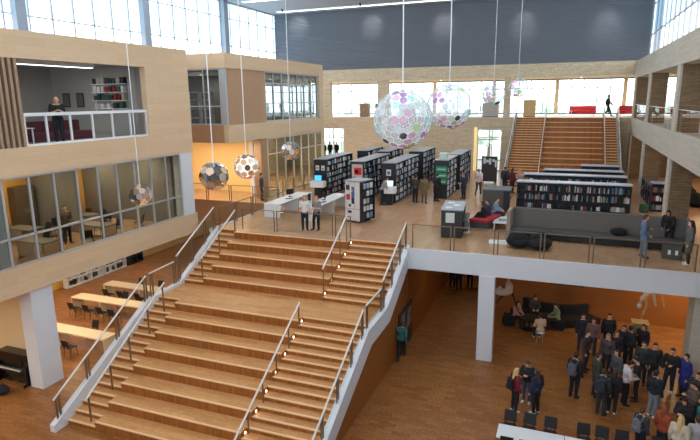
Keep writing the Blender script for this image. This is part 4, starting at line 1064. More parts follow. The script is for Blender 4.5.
# upright piano
t = thing('piano', 'black upright piano against the cream wall by the white column', 'piano', (-20.7, 13.75, 0))
PB = mat((16, 16, 18), .15)
obj('body', B(0, 1.6, .25, .65, 0.02, 1.22), PB, t, bev=.01); obj('lid', B(-.02, 1.62, .22, .67, 1.22, 1.26), PB, t, bev=.006)
for a in (0, 1.54): obj('side_arm', MB().prism([(.25, .0), (-.02, .0), (-.02, .08), (.1, .1), (.06, .6), (-.05, .62), (-.05, .76), (.25, .8)], 'x', a, a + .06), PB, t)
obj('keybed', B(.06, 1.54, -.03, .25, .6, .68), PB, t)
kb = obj('keys', B(.12, 1.48, -.02, .13, .68, .7), mat((228, 226, 216), .3), t); k_ = MB()
for i in range(36): 
    if i % 7 not in (2, 6): k_.box(.135 + i * .0374, .153 + i * .0374, .04, .13, .7, .715)
obj('black_keys', k_, BLACK, kb); obj('music_desk', MB().hexa([(.3, .2, .82), (1.3, .2, .82), (1.3, .22, .82), (.3, .22, .82)], [(.3, .245, 1.1), (1.3, .245, 1.1), (1.3, .262, 1.1), (.3, .262, 1.1)]), PB, t)
for k in range(3): obj('pedal', B(.7 + k * .09, .73 + k * .09, .14, .27, .05, .065), mat((190, 160, 90), .3, 1), t)
t = thing('piano_stool', 'black padded stool before the piano', 'stool', (-20.0, 13.05, 0)); obj('seat', B(-.3, .3, -.18, .18, .42, .5), BLACKF, t, bev=.02)
for x in (-.26, .22):
    for y in (-.15, .11): obj('leg', B(x, x + .04, y, y + .04, 0, .42), BLACK, t)
o = obj('bag', remesh_bag() if False else MB().ell((0, 0, .2), (.34, .22, .2), 14, 8).tube([(-.15, 0, .36), (-.1, 0, .5), (.1, 0, .5), (.15, 0, .36)], .015, 6), BLACKF, None, (-19.55, 13.1, 0), .3); tag(o, 'dark slouching bag on the floor in front of the piano', 'bag')
# dark double doors in the stair side wall
t = thing('door_3', 'dark double door in the orange side wall', None); del_cat(t); t['kind'] = 'structure'
for y in (21.4, 22.45): 
    d_ = obj('leaf', B(-6.2, -6.14, y, y + 1.0, .02, 1.9), mat((44, 40, 40), .4), t); obj('pane', B(-6.14, -6.132, y + .15, y + .85, .8, 1.75), mat((110, 116, 124), .15), d_); obj('handle', MB().tube([(-6.08, y + .92, .9), (-6.08, y + .92, 1.2)], .015, 6), STEEL, d_)

# ------------------------------------------------------------------ lower hall, right
t = thing('table', 'long white table with black chairs along both sides at the front of the lower hall', 'table', (-1.42, 15.72, 0))
for k in range(3):
    o = obj('tabletop', B(k * 1.97, k * 1.97 + 1.95, 0, .76, .715, .745), WHITE, t, bev=.004)
    for x in (.1, 1.82):
        for y in (.06, .66): obj('leg', B(k * 1.97 + x, k * 1.97 + x + .04, y, y + .04, 0, .715), STEEL, t)
wc = shell_chair('chair', 'black chair on the far side of the long white table', 'black chairs behind the white table', (-1.12, 16.95, 0), 0)
for x in (-.52, .12, 1.12, 1.62, 2.2, 3.2, 3.8): dup(wc, (x, 16.95 + .05 * random.random(), 0), random.uniform(-.08, .08))
for x in (-1.1, -.55, .1, .9, 1.6, 2.4): dup(wc, (x, 15.97, 0), PI + random.uniform(-.08, .08), 'black chair on the near side of the long white table', 'black chairs in front of the white table')
# curved couch
t = thing('couch', 'curved black couch in front of the orange wall', 'couch', (0, 30.0, 0))
def arc(r0, r1, z0, z1, a0, a1, n=18):
    b = MB(); vs = []
    for k in range(n + 1):
        a = a0 + (a1 - a0) * k / n
        for r, z in ((r0, z0), (r1, z0), (r1, z1), (r0, z1)): vs.append((r * math.sin(a), -r * math.cos(a), z))
    fs = [(0, 1, 2, 3), tuple(4 * n + k for k in (3, 2, 1, 0))]
    for k in range(n):
        for j in range(4): fs.append((4 * k + j, 4 * k + 4 + j, 4 * k + 4 + (j + 1) % 4, 4 * k + (j + 1) % 4))
    return b._add(vs, fs)
obj('seat', arc(2.3, 3.1, .1, .42, -.75, .75), BLACKF, t, bev=.02); obj('backrest', arc(2.05, 2.3, .1, .85, -.75, .75), BLACKF, t, bev=.02); obj('plinth', arc(2.2, 3.0, 0, .1, -.72, .72), BLACK, t)
t = thing('coffee_table', 'low dark round table among the seated people', 'table', (-1.1, 26.2, 0)); obj('top', MB().cyl(0, 0, .62, .66, .5, 24), BLACK, t); obj('column', MB().cyl(0, 0, .03, .62, .04), BLACK, t); obj('base', MB().cyl(0, 0, 0, .03, .28, 20), BLACK, t)
t = thing('stool', 'small white topped stool under the person in beige', 'stool', (-.55, 25.0, 0)); obj('seat', MB().cyl(0, 0, .44, .48, .19, 18), WHITE, t)
for k in range(4): a = PI / 4 + k * PI / 2; obj('leg', MB().tube([(.12 * math.cos(a), .12 * math.sin(a), .44), (.2 * math.cos(a), .2 * math.sin(a), 0)], .012, 6), STEEL, t)
# hanging sculptures
SHEET = mat((206, 186, 164), .8, noise=.1, scale=8); WOODF = mat((206, 166, 112), .6, noise=.15, scale=9)
q = aty(505, 289, 25.0)
t = thing('sculpture', 'pale crouching figure with long dark stick legs hanging under the library floor', 'sculpture', q)
b = MB(); b.ell((-.05, 0, -.15), (.42, .22, .17), 14, 9, Matrix.Rotation(-.15, 3, 'Y')); b.ell((.18, 0, .1), (.18, .18, .28), 12, 8); b.cap((-.35, 0, -.12), .1, (-.2, -.1, .1), .07); b.ell((-.45, 0, -.1), (.12, .11, .1), 10, 7); b.cap((.1, 0, .3), .1, (.14, 0, .5), .06)
me = remeshed(b, .03, 'body'); me.materials.clear(); me.materials.append(SHEET); o = bpy.data.objects.new('body', me); COL.objects.link(o); o.parent = t
obj('leg', MB().tube([(.0, 0, -.25), (-.42, -.1, -.75), (-.95, -.1, -1.35)], [.05, .035, .03], 7), BLACK, t); obj('leg', MB().tube([(.3, 0, -.1), (.45, .0, -.5), (.62, .05, -1.0)], [.05, .035, .03], 7), BLACK, t)
obj('cord', MB().tube([(.14, 0, .5), (.14, 0, 3.6 - q.z)], .012, 6), WHITE, t)
q = aty(649, 297, 24.6)
t = thing('sculpture', 'pale wooden puppet figure bending down with long jointed arms, hung above a box', 'sculpture', q)
b = MB(); b.cap((.0, 0, .2), .13, (-.22, 0, -.1), .12); b.ell((-.33, 0, -.42), (.11, .11, .13), 10, 8); b.cap((-.25, 0, -.15), .07, (-.32, 0, -.35), .05); b.cap((-.15, 0, .15), .09, (.1, 0, .25), .1)
me = remeshed(b, .03, 'body'); me.materials.clear(); me.materials.append(SHEET); o = bpy.data.objects.new('body', me); COL.objects.link(o); o.parent = t
obj('arm', MB().tube([(.1, 0, .2), (.42, 0, .25), (.5, 0, .0), (.58, 0, -.38)], [.06, .05, .045, .03], 7), WOODF, t); obj('arm', MB().tube([(-.12, -.1, .1), (-.08, -.1, -.4), (-.16, -.1, -.75)], [.05, .045, .03], 7), WOODF, t); obj('leg', MB().tube([(.15, 0, .15), (.28, 0, -.35)], [.07, .04], 7), SHEET, t)
obj('cord', MB().tube([(.05, 0, .28), (.05, 0, 3.6 - q.z)], .012, 6), WHITE, t)
t = thing('wooden_box', 'open pale wooden box standing on a black stand below the puppet', 'box', (q.x - .22, 24.6, .0))
BX = 1.15
obj('box', MB().box(-.3, .3, -.25, .25, BX, BX + .04).box(-.3, -.26, -.25, .25, BX, BX + .5).box(.26, .3, -.25, .25, BX, BX + .5).box(-.3, .3, .21, .25, BX, BX + .5), WOODF, t); obj('lid', B(-.32, .32, -.27, .27, BX + .5, BX + .54), WOODF, t)
obj('pole', MB().cyl(0, 0, .04, BX, .03), BLACK, t); obj('foot', B(-.25, .25, -.25, .25, 0, .04), BLACK, t); obj('rod', MB().tube([(0, 0, BX + .5), (.06, 0, BX + 1.05)], .012, 6), WOODF, t)
t = thing('projection_screen', 'black screen housing under the ceiling in front of the orange wall', 'projection screen', aty(567, 284, 28.3)); obj('housing', B(-.8, .8, -.08, .08, -.06, .08), BLACK, t, bev=.01); hh = 3.62 - t.location.z
for a in (-.5, .45): obj('bracket', B(a, a + .05, -.03, .03, .08, hh), BLACK, t)

# ------------------------------------------------------------------ hanging globes
def cells(sub):
    bm = bmesh.new(); bmesh.ops.create_icosphere(bm, subdivisions=sub, radius=1)
    pts = [v.co.normalized() for v in bm.verts]
    ring = []
    for v in bm.verts:
        n = v.co.normalized(); a = n.orthogonal().normalized(); b = n.cross(a)
        c = [sum((w_.co for w_ in f.verts), V((0, 0, 0))).normalized() for f in v.link_faces]
        c.sort(key=lambda p: math.atan2(p.dot(b), p.dot(a))); ring.append(c)
    edges = [tuple(sum((w_.co for w_ in f.verts), V((0, 0, 0))).normalized() for f in e.link_faces) for e in bm.edges]
    bm.free(); return pts, ring, edges
CELLS = {2: cells(2), 3: cells(3)}
MIRR = mat((250, 250, 252), .05, 1); MIRRW = mat((226, 196, 170), .3, .7); MIRRD = mat((176, 172, 172), .1, 1); MIRRG = mat((250, 236, 224), .35, .6)
FILM = [filmmat('film_clear', (232, 238, 240), (252, 253, 254), .13), filmmat('film_white', (236, 240, 242), (250, 252, 252), .4), filmmat('film_pink', (236, 196, 218), (250, 226, 240), .5), filmmat('film_green', (214, 236, 180), (232, 246, 208), .5), filmmat('film_cyan', (196, 232, 230), (224, 246, 244), .5), filmmat('film_violet', (200, 168, 212), (226, 204, 234), .5), filmmat('film_smoke', (110, 100, 104), (170, 164, 168), .5)]
WIRE = mat((236, 238, 240), .35); WIRES = mat((178, 176, 176), .25, 1)
def disc_mesh(r, th=.014, n=14):
    return MB().disc((0, 0, 0), (0, 0, 1), r, th, n).mesh('disc', WIRE)
def globe(px, py, rp, d, kind, label, sub):
    c = ray(px, py) * (d / FP) + V((0, 0, EYE)); r = rp * d / FP
    t = thing('pendant_globe', label, 'pendant lamp', c, 0, 'hanging globes of the hall')
    pts, ring, edges = CELLS[sub]
    obj('cord', MB().tube([(0, 0, r * .98), (0, 0, ZC - c.z - .06)], .018, 6), WHITE, t); obj('ceiling_cup', MB().cyl(0, 0, ZC - c.z - .1, ZC - c.z, .09), WHITE, t); obj('socket', MB().cyl(0, 0, r * .7, r * 1.04, .05), STEEL, t)
    fr = MB()
    wr = r * (.013 if kind == 'glass' else .012)
    for a, b in edges: fr.tube([a * r, b * r], wr, 5, False)
    obj('frame', fr, WIRE if kind == 'glass' else WIRES, t)
    obj('core', MB().ell((0, 0, 0), r * (.3 if kind == 'glass' else .82), 20, 12), mat((190, 186, 184), .12, 1) if kind == 'mirror' else emis('globe_lamp', (255, 226, 206), 1.1) if kind == 'copper' else filmmat('film_core', (236, 238, 240), (250, 252, 252), .3), t)
    rc = sum((ring[0][k] - pts[0]).length for k in range(len(ring[0]))) / len(ring[0]) * r
    me = disc_mesh(rc * (1.04 if kind == 'mirror' else .99 if kind == 'glass' else .86), .014, 6 if kind == 'glass' else 14)
    view = (V((0, 0, EYE)) - c).normalized()
    order = sorted(range(len(pts)), key=lambda i: -pts[i].dot(view))
    rest = MB(); rnd = random.Random(int(px * 7 + py))
    for n_, i in enumerate(order):
        p = pts[i]
        if kind == 'glass':
            a_ = math.sin(3.1 * p.x + 1.7 * p.z + px) + math.sin(2.7 * p.y - 3.3 * p.z) - .8 * p.z + rnd.uniform(-.7, .7)
            m = rnd.choices(FILM, (60, 36, 2, 1, 4, 0, 0) if a_ < .35 else (14, 14, 34, 12, 10, 10, 6))[0]
        elif kind == 'mirror': m = rnd.choices((MIRR, MIRRD, MIRRW), (7, 3, 1))[0]
        else: m = rnd.choices((MIRRW, MIRRG, MIRR), (3, 4, 2))[0]
        if n_ < 100:
            o = bpy.data.objects.new('disc', me); COL.objects.link(o); o.parent = t; o.location = p * r
            if kind == 'glass':
                u = ring[i][0] - p * ring[i][0].dot(p); u.normalize(); w_ = p.cross(u)
                o.rotation_euler = Matrix(((u.x, w_.x, p.x), (u.y, w_.y, p.y), (u.z, w_.z, p.z))).to_euler()
            else:
                jp = (p + V((rnd.uniform(-.1, .1), rnd.uniform(-.1, .1), rnd.uniform(-.05, .12)))).normalized(); o.rotation_euler = jp.to_track_quat('Z', 'Y').to_euler()
            setm(o, m)
        else: rest.disc(p * r, p, rc * .98, .014, 8)
    if rest.v:
        o = obj('discs', rest, FILM[1] if kind == 'glass' else MIRR, t); o['kind'] = 'stuff'
globe(402.5, 119.5, 28.5, 15.5, 'glass', 'biggest clear globe of pastel film discs, hanging before the bookcases', 3)
globe(449, 106.5, 22, 20.0, 'glass', 'second biggest clear globe of pastel discs, right beside the biggest one', 3)
globe(493.5, 93.5, 11, 39, 'glass', 'small clear globe of discs in front of the brick band left of the far stairs', 2)
globe(518, 87, 9.5, 45, 'glass', 'smallest clear globe with pink discs, above the top of the far stairs', 2)
globe(214, 176, 13.5, 19, 'mirror', 'biggest mirrored globe, above the left end of the seating stairs', 2)
globe(246.5, 166.5, 12, 21.4, 'copper', 'pinkish mirrored globe of round discs in front of the ochre wall', 2)
globe(140.5, 195, 10, 23.0, 'mirror', 'mirrored globe in front of the tall panes of the near left gallery', 2)
globe(290.5, 151, 9, 29, 'mirror', 'small mirrored globe in front of the glass wall above the white desks', 2)

# ------------------------------------------------------------------ trees outside
LEAF_HAZED = mat((222, 232, 224), .8, noise=.2, scale=2); BARK = mat((120, 104, 90), .9)  # leaf green bleached towards white for haze and overexposure
def tree(x, y, h, rr, label):
    t = thing('tree', label, 'tree', (x, y, 0), 0, 'trees outside the windows')
    obj('trunk', MB().tube([(0, 0, 0), (.1, 0, h * .35), (0, .1, h * .6)], [.3, .22, .12], 8), BARK, t)
    b = MB()
    for k in range(46):
        a = random.uniform(0, 2 * PI); q_ = random.uniform(0, 1) ** .6 * rr; z = h * random.uniform(.38, .98); q_ *= math.sin(PI * min(1, max(.12, (z / h - .3) / .75)))
        b.ell((q_ * math.cos(a), q_ * math.sin(a), z), (random.uniform(.5, 1.1), random.uniform(.5, 1.1), random.uniform(.4, .9)), 7, 5)
    obj('crown', b, LEAF_HAZED, t)
for k, (x, y, h, rr) in enumerate(((-30, 84, 11.6, 4), (-20, 80, 10.8, 3.4), (-11, 86, 11.4, 4), (-3, 79, 10.9, 3.2), (4.5, 86, 11.8, 3.6), (11.6, 79, 10.8, 2.6), (19, 85, 11.6, 3.2))):
    tree(x, y, h, rr, 'leafy tree with haze paled colour outside the tall windows at the far end')
struct('floor_outside', B(-80, 60, 58.5, 140, -.4, -.1), mat((150, 160, 140), .9, noise=.1, scale=.2), 'lawn outside')

# ------------------------------------------------------------------ ceiling downlights of the low rooms
DL = emis('downlight_disc', (255, 236, 206), 6)
def downlight(x, y, z, power, label, group, rgb=(1, .82, .58), size=.5, vis=True):
    t = thing('downlight', label, 'ceiling light', (x, y, z), 0, group)
    obj('ring', MB().cyl(0, 0, -.02, 0, .13, 16), WHITE, t); obj('diffuser', MB().cyl(0, 0, -.025, -.02, .1, 16), DL, t)
    l = bpy.data.lights.new('lamp', 'AREA'); l.shape = 'DISK'; l.size = size; l.energy = power; l.color = rgb
    o = bpy.data.objects.new('lamp', l); COL.objects.link(o); o.parent = t; o.location = (0, 0, -.05)
for x in (-20.5, -24.5):
    for y in (6, 10.5, 16.5, 20.5): downlight(x, y, 4.06, 60, 'round warm ceiling lamp under the near left gallery', 'lamps under the near left gallery')
for x, y in ((-21.5, 26.0), (-25, 26)): downlight(x, y, 4.3, 0.1, 'round warm ceiling lamp beside the stairwell', 'lamps beside the stairwell') if False else None
for x in (-20.5, -23.5):
    for y in (6, 12, 18, 22): downlight(x, y, 8.33, 70, 'round warm ceiling lamp inside the glazed room', 'lamps in the glazed room')
for x, y in ((-24.5, 30.6), (-21.8, 30.6), (-19.4, 30.0)): downlight(x, y, 8.5, 75, 'round warm ceiling lamp in front of the ochre wall', 'lamps before the ochre wall')
for x, y in ((-21, 35.5), (-21, 39)): downlight(x, y, 8.5, 240, 'round warm ceiling lamp inside the glass room beside the bookcases', 'lamps in the glass room')
for x, y in ((-22, 30.5), (-22, 36), (-22, 39.5)): downlight(x, y, 12.55, 70, 'round ceiling lamp inside the far left gallery', 'lamps in the far left gallery', (1, .96, .9))
for x, y in ((-23.5, 17), (-22.5, 21)): downlight(x, y, 12.72, 22, 'round ceiling lamp of the dark open room', 'lamps of the open room', (1, .97, .93))
for x, y, p in ((-1.2, 27.2, 7), (2.5, 27.2, 8), (5.6, 27.4, 60), (8.5, 26.6, 60), (-4.9, 26, 6), (-4.9, 32, 9), (1.2, 24.4, 4), (3.6, 24.4, 4), (8.6, 23.5, 40)): downlight(x, y, 3.62, p, 'round warm ceiling lamp under the library floor', 'lamps under the library floor', (1, .78, .5))
for x, y in ((9.3, 33), (9.3, 39), (9.3, 45)): downlight(x, y, 9.0, 70, 'round warm ceiling lamp under the right gallery', 'lamps under the right gallery', (1, .8, .5))
for x, y in ((9, 24), (9, 32), (9, 40), (9, 47)): downlight(x, y, 12.5, 60, 'round ceiling lamp of the right gallery', 'lamps of the right gallery', (1, .92, .8))
for k in range(6): downlight(-24 + k * 6.2, 54, 12.6, 110, 'round ceiling lamp of the upper floor by the tall windows', 'lamps of the upper floor', (1, .9, .75))
downlight(-21, 54, 9.0, 60, 'round ceiling lamp of the far corridor', 'lamps of the far corridor'); downlight(-6, 54, 9.0, 60, 'round ceiling lamp of the far corridor', 'lamps of the far corridor')
# spot lamps washing the slatted wall
for px in (298, 372, 443, 523, 607):
    p = aty(px, 26, YB - .1)
    t = thing('spotlight', 'small ceiling spotlight aimed at the slatted end wall', 'spotlight', (p.x, YB - 3.2, ZC), 0, 'spotlights on the slatted wall')
    obj('can', MB().tube([(0, 0, -.1), (0, .12, -.3)], .07, 10), BLACK, t); obj('bracket', MB().cyl(0, 0, -.12, 0, .02), BLACK, t)
    l = bpy.data.lights.new('beam', 'SPOT'); l.energy = 260; l.spot_size = math.radians(44); l.spot_blend = 1; l.shadow_soft_size = .06; l.color = (1, .93, .86)
    o = bpy.data.objects.new('beam', l); COL.objects.link(o); o.parent = t; o.location = (0, .14, -.33); o.rotation_euler = (p - V((p.x, YB - 3.06, ZC - .33))).to_track_quat('-Z', 'Y').to_euler()

# ------------------------------------------------------------------ furniture inside the left galleries
t = thing('shelf', 'white wall shelves of books and boxes in the dark open room', 'shelf', (-23.6, 23.28, 10.55))
for z in (0, .42, .84, 1.26): obj('board', B(0, 2.3, -.3, 0, z, z + .03), WHITE, t)
for x in (0, 1.1, 2.27): obj('bracket', B(x, x + .03, -.05, 0, -.1, 1.5), WHITE, t)
for z, n in ((.03, 5), (.45, 8), (.87, 8), (1.29, 8)):
    for k in range(n):
        w_ = random.uniform(.14, .25)
        o = obj('folder', MB().box(-w_ / 2, w_ / 2, -.12, .14, 0, random.uniform(.24, .34)).box(-w_ / 3, w_ / 3, -.13, -.12, .03, .12), random.choice([mat(c, .7) for c in ((140, 40, 36), (216, 214, 208), (50, 50, 54), (54, 80, 70), (180, 172, 160))]), None, (-23.4 + k * 2.1 / n + .05, 23.12, 10.55 + z))
        tag(o, 'folder or box standing on the white wall shelves of the open room', 'folder', 'folders on the wall shelves')
for k, x in enumerate((-25.7, -24.7)):
    t = thing('picture_frame', ('small dark picture nearer the bald man on the grey wall', 'small dark picture nearer the white shelves on the grey wall')[k], 'picture', (x, 23.29, 10.65)); obj('frame', B(-.25, .25, -.03, 0, 0, .75), BLACK, t); obj('print', B(-.2, .2, -.034, -.03, .06, .69), mat((110, 98, 92), .6, noise=.4, scale=6), t)
t = thing('ceiling_light', 'long white ceiling light inside the dark open room', 'ceiling light', (-19.5, 15, 12.36)); obj('housing', B(-.12, .12, 0, 4.2, 0, .36), WHITE, t); obj('diffuser', B(-.1, .1, .05, 4.15, -.02, 0), emis('room_tube', (250, 250, 255), 2.0), t)
t = thing('sofa', 'dark red sofa behind the glass balustrade of the open room', 'sofa', (-20.2, 16.2, F2)); obj('seat', B(-.4, .4, 0, 3.0, .1, .45), mat((92, 34, 44), .8), t, bev=.04); obj('backrest', B(-.55, -.38, 0, 3.0, .1, .9), mat((92, 34, 44), .8), t, bev=.04)
t = thing('table', 'small white table behind the glass balustrade of the open room', 'table', (-19.3, 14.9, F2)); obj('top', B(-.4, .4, -.3, .6, .7, .73), WHITE, t)
for x in (-.36, .32):
    for y in (-.26, .52): obj('leg', B(x, x + .04, y, y + .04, 0, .7), WHITE, t)
# glazed room: desks, chairs, shelf
for k, (x, y) in enumerate(((-20.2, 7.6), (-20.2, 10.4), (-20.2, 16.0), (-20.2, 19.2), (-22.8, 9.0), (-22.8, 13.0), (-22.8, 17.5), (-22.8, 20.8))):
    t = thing('desk', 'grey desk inside the glazed room of the near left gallery', 'desk', (x, y, F1 + .02), 0, 'desks in the glazed room'); obj('top', B(-.8, .8, -.4, .4, .7, .74), mat((122, 108, 94), .5), t)
    for a in (-.76, .72): obj('leg', B(a, a + .04, -.36, .36, 0, .7), STEEL, t)
    for a in (-.5, .5): 
        c = dup(pc, (x + a, y + .62, F1 + .02), 0, 'black chair at a desk in the glazed room', 'chairs in the glazed room')
for k, y in enumerate((6.0, 9.5, 14.6, 18.6)):
    t = thing('cupboard', 'tall brown cupboard against the ochre wall of the glazed room', 'cupboard', (-24.85, y, F1 + .02), 0, 'cupboards in the glazed room'); obj('body', B(-.2, .25, 0, 1.1, 0, 2.3), mat((92, 72, 56), .6), t, bev=.01)
    for a in (.02, .56): d_ = obj('door', B(.25, .27, a, a + .52, .05, 2.25), mat((104, 82, 62), .6), t); obj('handle', B(.27, .29, a + .44 if a < .1 else a + .05, a + .47 if a < .1 else a + .08, 1.0, 1.2), STEEL, d_)
for k, (x, y) in enumerate(((-21.0, 12.1), (-22.0, 15.6), (-21.2, 17.6), (-19.4, 17.9), (-19.6, 21.2), (-21.4, 20.9), (-22.6, 19.2), (-20.6, 13.0))):
    dup(pc, (x, y, F1 + .02), k * 1.3, 'black chair at a desk in the glazed room', 'chairs in the glazed room')
t = thing('rack', 'white leaflet rack behind the panes at the left end of the glazed room', 'rack', (-19.3, 13.2, F1 + .02)); obj('frame', B(-.25, -.2, -.5, .5, 0, 1.7), WHITE, t)
for z in (.3, .65, 1.0, 1.35): obj('shelf', B(-.2, .15, -.5, .5, z, z + .03), WHITE, t)
# rooms of the far left gallery
t = thing('shelf_unit', 'white open shelf unit behind the corner window of the far left gallery', 'shelf unit', (-21.4, 29.2, F2)); 
for x in (-.9, -.02, .86): obj('upright', B(x, x + .04, 0, .35, 0, 2.2), WHITE, t)
for z in (.05, .6, 1.15, 1.7, 2.17): obj('shelf', B(-.9, .9, 0, .35, z, z + .04), WHITE, t)
for k, (x, y) in enumerate(((-20, 34), (-20, 36.6), (-22.5, 38.5))):
    t = thing('table', 'table inside the far left gallery behind its grid of panes', 'table', (x, y, F2 + .02), 0, 'tables in the far left gallery'); obj('top', B(-.7, .7, -.4, .4, .7, .74), WHITE, t)
    for a in (-.65, .61): obj('leg', B(a, a + .04, -.36, .36, 0, .7), STEEL, t)
# upper floor sofas and cupboards
def lounge(x, y, L, label, rz=0):
    t = thing('sofa', label, 'sofa', (x, y, F2), rz); obj('seat', B(0, L, -.4, .4, .14, .46), RED, t, bev=.04); obj('backrest', B(0, L, .3, .48, .46, .86), RED, t, bev=.04)
    for a in (.1, L - .15): obj('leg', B(a, a + .05, -.3, .3, 0, .14), STEEL, t)
lounge(.05, 54.5, 2.2, 'red sofa on the upper floor left of the walking man'); lounge(4.1, 54.5, 1.7, 'red sofa on the upper floor right of the walking man')
t = thing('coffee_table', 'low white table beside the red sofa on the upper floor', 'table', (-.7, 54.0, F2)); obj('top', B(0, 1.0, -.3, .3, .4, .44), WHITE, t)
for x in (.05, .9): obj('leg', B(x, x + .05, -.25, .25, 0, .4), STEEL, t)
lounge(7.0, 46.5, 2.2, 'red sofa on the right gallery behind the first brick pillars', .2)
def cupb(x, y, w_, h, m, label):
    t = thing('cupboard', label, 'cupboard', (x, y, F2)); obj('body', B(0, w_, 0, .5, .05, h), m, t, bev=.01); obj('plinth', B(.03, w_ - .03, .04, .48, 0, .05), BLACK, t)
    for k in range(2): d_ = obj('door', B(.02 + k * w_ / 2, w_ / 2 - .02 + k * w_ / 2, -.02, 0, .08, h - .04), m, t); obj('handle', B(w_ / 2 - .08 + k * .12, w_ / 2 - .05 + k * .12, -.04, -.02, h * .5, h * .6), STEEL, d_)
cupb(-14.9, 51.0, 1.5, 1.15, mat((166, 164, 162), .6), 'grey cupboard on the upper floor right of the brick pier'); cupb(-17.4, 51.5, .8, 1.2, mat((112, 84, 66), .6), 'brown cupboard on the upper floor, the right one of the two near the galleries'); cupb(-19.0, 51.5, .9, 1.25, mat((150, 120, 92), .6), 'brown cupboard on the upper floor, the left one of the two near the galleries')
cupb(-7.2, 51.0, 1.4, 1.2, mat((176, 170, 164), .6), 'grey cupboard on the upper floor below the small clear globe'); cupb(-3.7, 51.0, 1.0, 1.45, mat((206, 170, 116), .6), 'pale wooden cupboard at the top of the far stairs')

# ------------------------------------------------------------------ people on the library floor
def at(px, py, z=F1): return fl(px, py, z)
person(at(302.5, 231.5) + V((0, .3, 0)), (.5, -1), 'man in a white printed tee shirt standing at the top of the stairs', 'stand', 1.76, ('tee', (216, 214, 212)), (34, 36, 42), (40, 26, 24), ('short', 'fair'))
person(at(314.5, 231.5) + V((0, .3, 0)), (-.2, -1), 'man in a grey tee shirt standing at the top of the stairs', 'hip', 1.74, ('tee', (126, 128, 128)), (26, 27, 32), (36, 24, 24), ('short', 'fair'))
person(at(262, 200.5), (.6, .4), 'person in a dark grey jacket before the ochre wall, seen from behind', 'stand', 1.78, ('jacket', (62, 66, 66)), (70, 66, 58), (40, 40, 40), ('short', 'dark'))
person(at(382, 205), (.8, .5), 'man in a grey shirt leaning over the white terminal', 'desk', 1.76, ('jacket', (146, 148, 150)), (36, 36, 42), (30, 30, 30), ('short', 'dark'))
person(at(415, 202.5), (.3, .9), 'person in dark clothes and tan scarf browsing the bookcase', 'phone', 1.72, ('jacket', (70, 60, 50)), (26, 27, 34), (28, 28, 28), ('short', 'dark'))
person(at(424, 203.5), (.1, 1), 'person in a brown olive coat seen from behind beside the bookcase', 'stand', 1.74, ('coat', (116, 96, 72)), (90, 78, 62), (44, 40, 36), ('short', 'brown'))
person(at(436, 201.5), (.4, .9), 'person in a black coat looking at the green posters', 'read', 1.78, ('coat', (32, 34, 40)), (26, 26, 32), (26, 26, 28), ('short', 'black'))
person(at(463.5, 199), (-.6, -.8), 'fair haired person in a dark blue jacket reading a sheet by the counter', 'read', 1.68, ('jacket', (44, 50, 76)), (36, 38, 48), (40, 40, 44), ('short', 'fair'))
person(at(478, 195.5), (.1, 1), 'man in a pale pink shirt walking towards the glass door', 'walk', 1.78, ('jacket', (204, 180, 178)), (92, 70, 58), (50, 40, 36), ('short', 'grey'))
def seated(px, py, z, zs, face, label, **k):
    p = fl(px, py, z); person((p.x, p.y, z), face, label, 'sit', **k)
pr = V((-4.25, 26.9, F1)); Rr = Matrix.Rotation(math.radians(-14), 3, 'Z')
for (x, y), f, lab, kw in (((.55, 2.05), (1, -.1), 'person in blue with a book seated at the far end of the red bench', dict(top=('jacket', (120, 146, 170)), legs=(40, 44, 60), hair=('short', 'brown'))),
                       ((.5, 1.4), (-.9, -.2), 'person in dark blue seated in the middle of the red bench', dict(top=('jacket', (48, 58, 84)), legs=(40, 40, 50), hair=('tail', 'brown'))),
                       ((.5, .75), (-1, 0), 'person in black seated at the near end of the red bench', dict(top=('jacket', (28, 28, 32)), legs=(30, 30, 36), hair=('long', 'brown')))):
    q = pr + Rr @ V((x, y, 0)); person(q, f, lab, 'sit', 1.7, **kw)
p = person((-3.75, 38.6, F1), (.5, .9), 'person with a dark backpack near the foot of the far stairs', 'stand', 1.74, ('jacket', (46, 48, 58)), (30, 32, 40)); backpack(p, 'dark blue backpack of the person near the foot of the far stairs', (30, 36, 50))
person((-3.25, 38.3, F1), (.6, .7), 'woman in a dark red jacket near the foot of the far stairs', 'stand', 1.68, ('jacket', (92, 28, 38)), (36, 34, 40), hair=('long', 'brown'))
person((-2.72, 38.1, F1), (-.6, .5), 'woman in a pale pink top beside the one in dark red', 'phone', 1.64, ('jacket', (186, 150, 146)), (40, 40, 48), hair=('long', 'fair'))
for px, py, c, lab, h in ((324, 155.5, (34, 36, 42), 'dark figure standing leftmost behind the glass door by the bookcases', 1.72), (330, 155, (40, 40, 46), 'dark figure standing in the middle behind the glass door by the bookcases', 1.76), (336.5, 155, (30, 30, 36), 'dark figure standing rightmost behind the glass door by the bookcases', 1.7)):
    yy = 55.6 + (px - 324) * .09; person((ray(px, 146).x / ray(px, 146).y * yy, yy, F1), (.3, -1), lab, 'stand', h, ('jacket', c), (30, 30, 36))
person((ray(346, 150).x / ray(346, 150).y * 45.2, 45.2, F1), (.5, -.8), 'person in a brown jacket behind the farther bookcases', 'stand', 1.7, ('jacket', (120, 92, 76)), (44, 44, 50))
person(at(641.5, 257), (1, .1), 'man in a blue denim jacket and jeans by the guard rail', 'hip', 1.74, ('jacket', (92, 112, 140)), (104, 122, 146), (46, 44, 44), ('short', 'brown'))
person(fl(669, 250, F1) + V((0, .35, 0)), (-.5, -.8), 'dark haired woman in black bending over the grey box', 'desk', 1.72, ('jacket', (30, 29, 32)), (28, 28, 34), hair=('long', 'dark'))
person(at(687, 265), (-1, .1), 'woman in a long grey coat and pale shoes by the guard rail', 'stand', 1.74, ('coat', (92, 94, 94)), (42, 44, 50), (216, 212, 206), ('long', 'dark'))
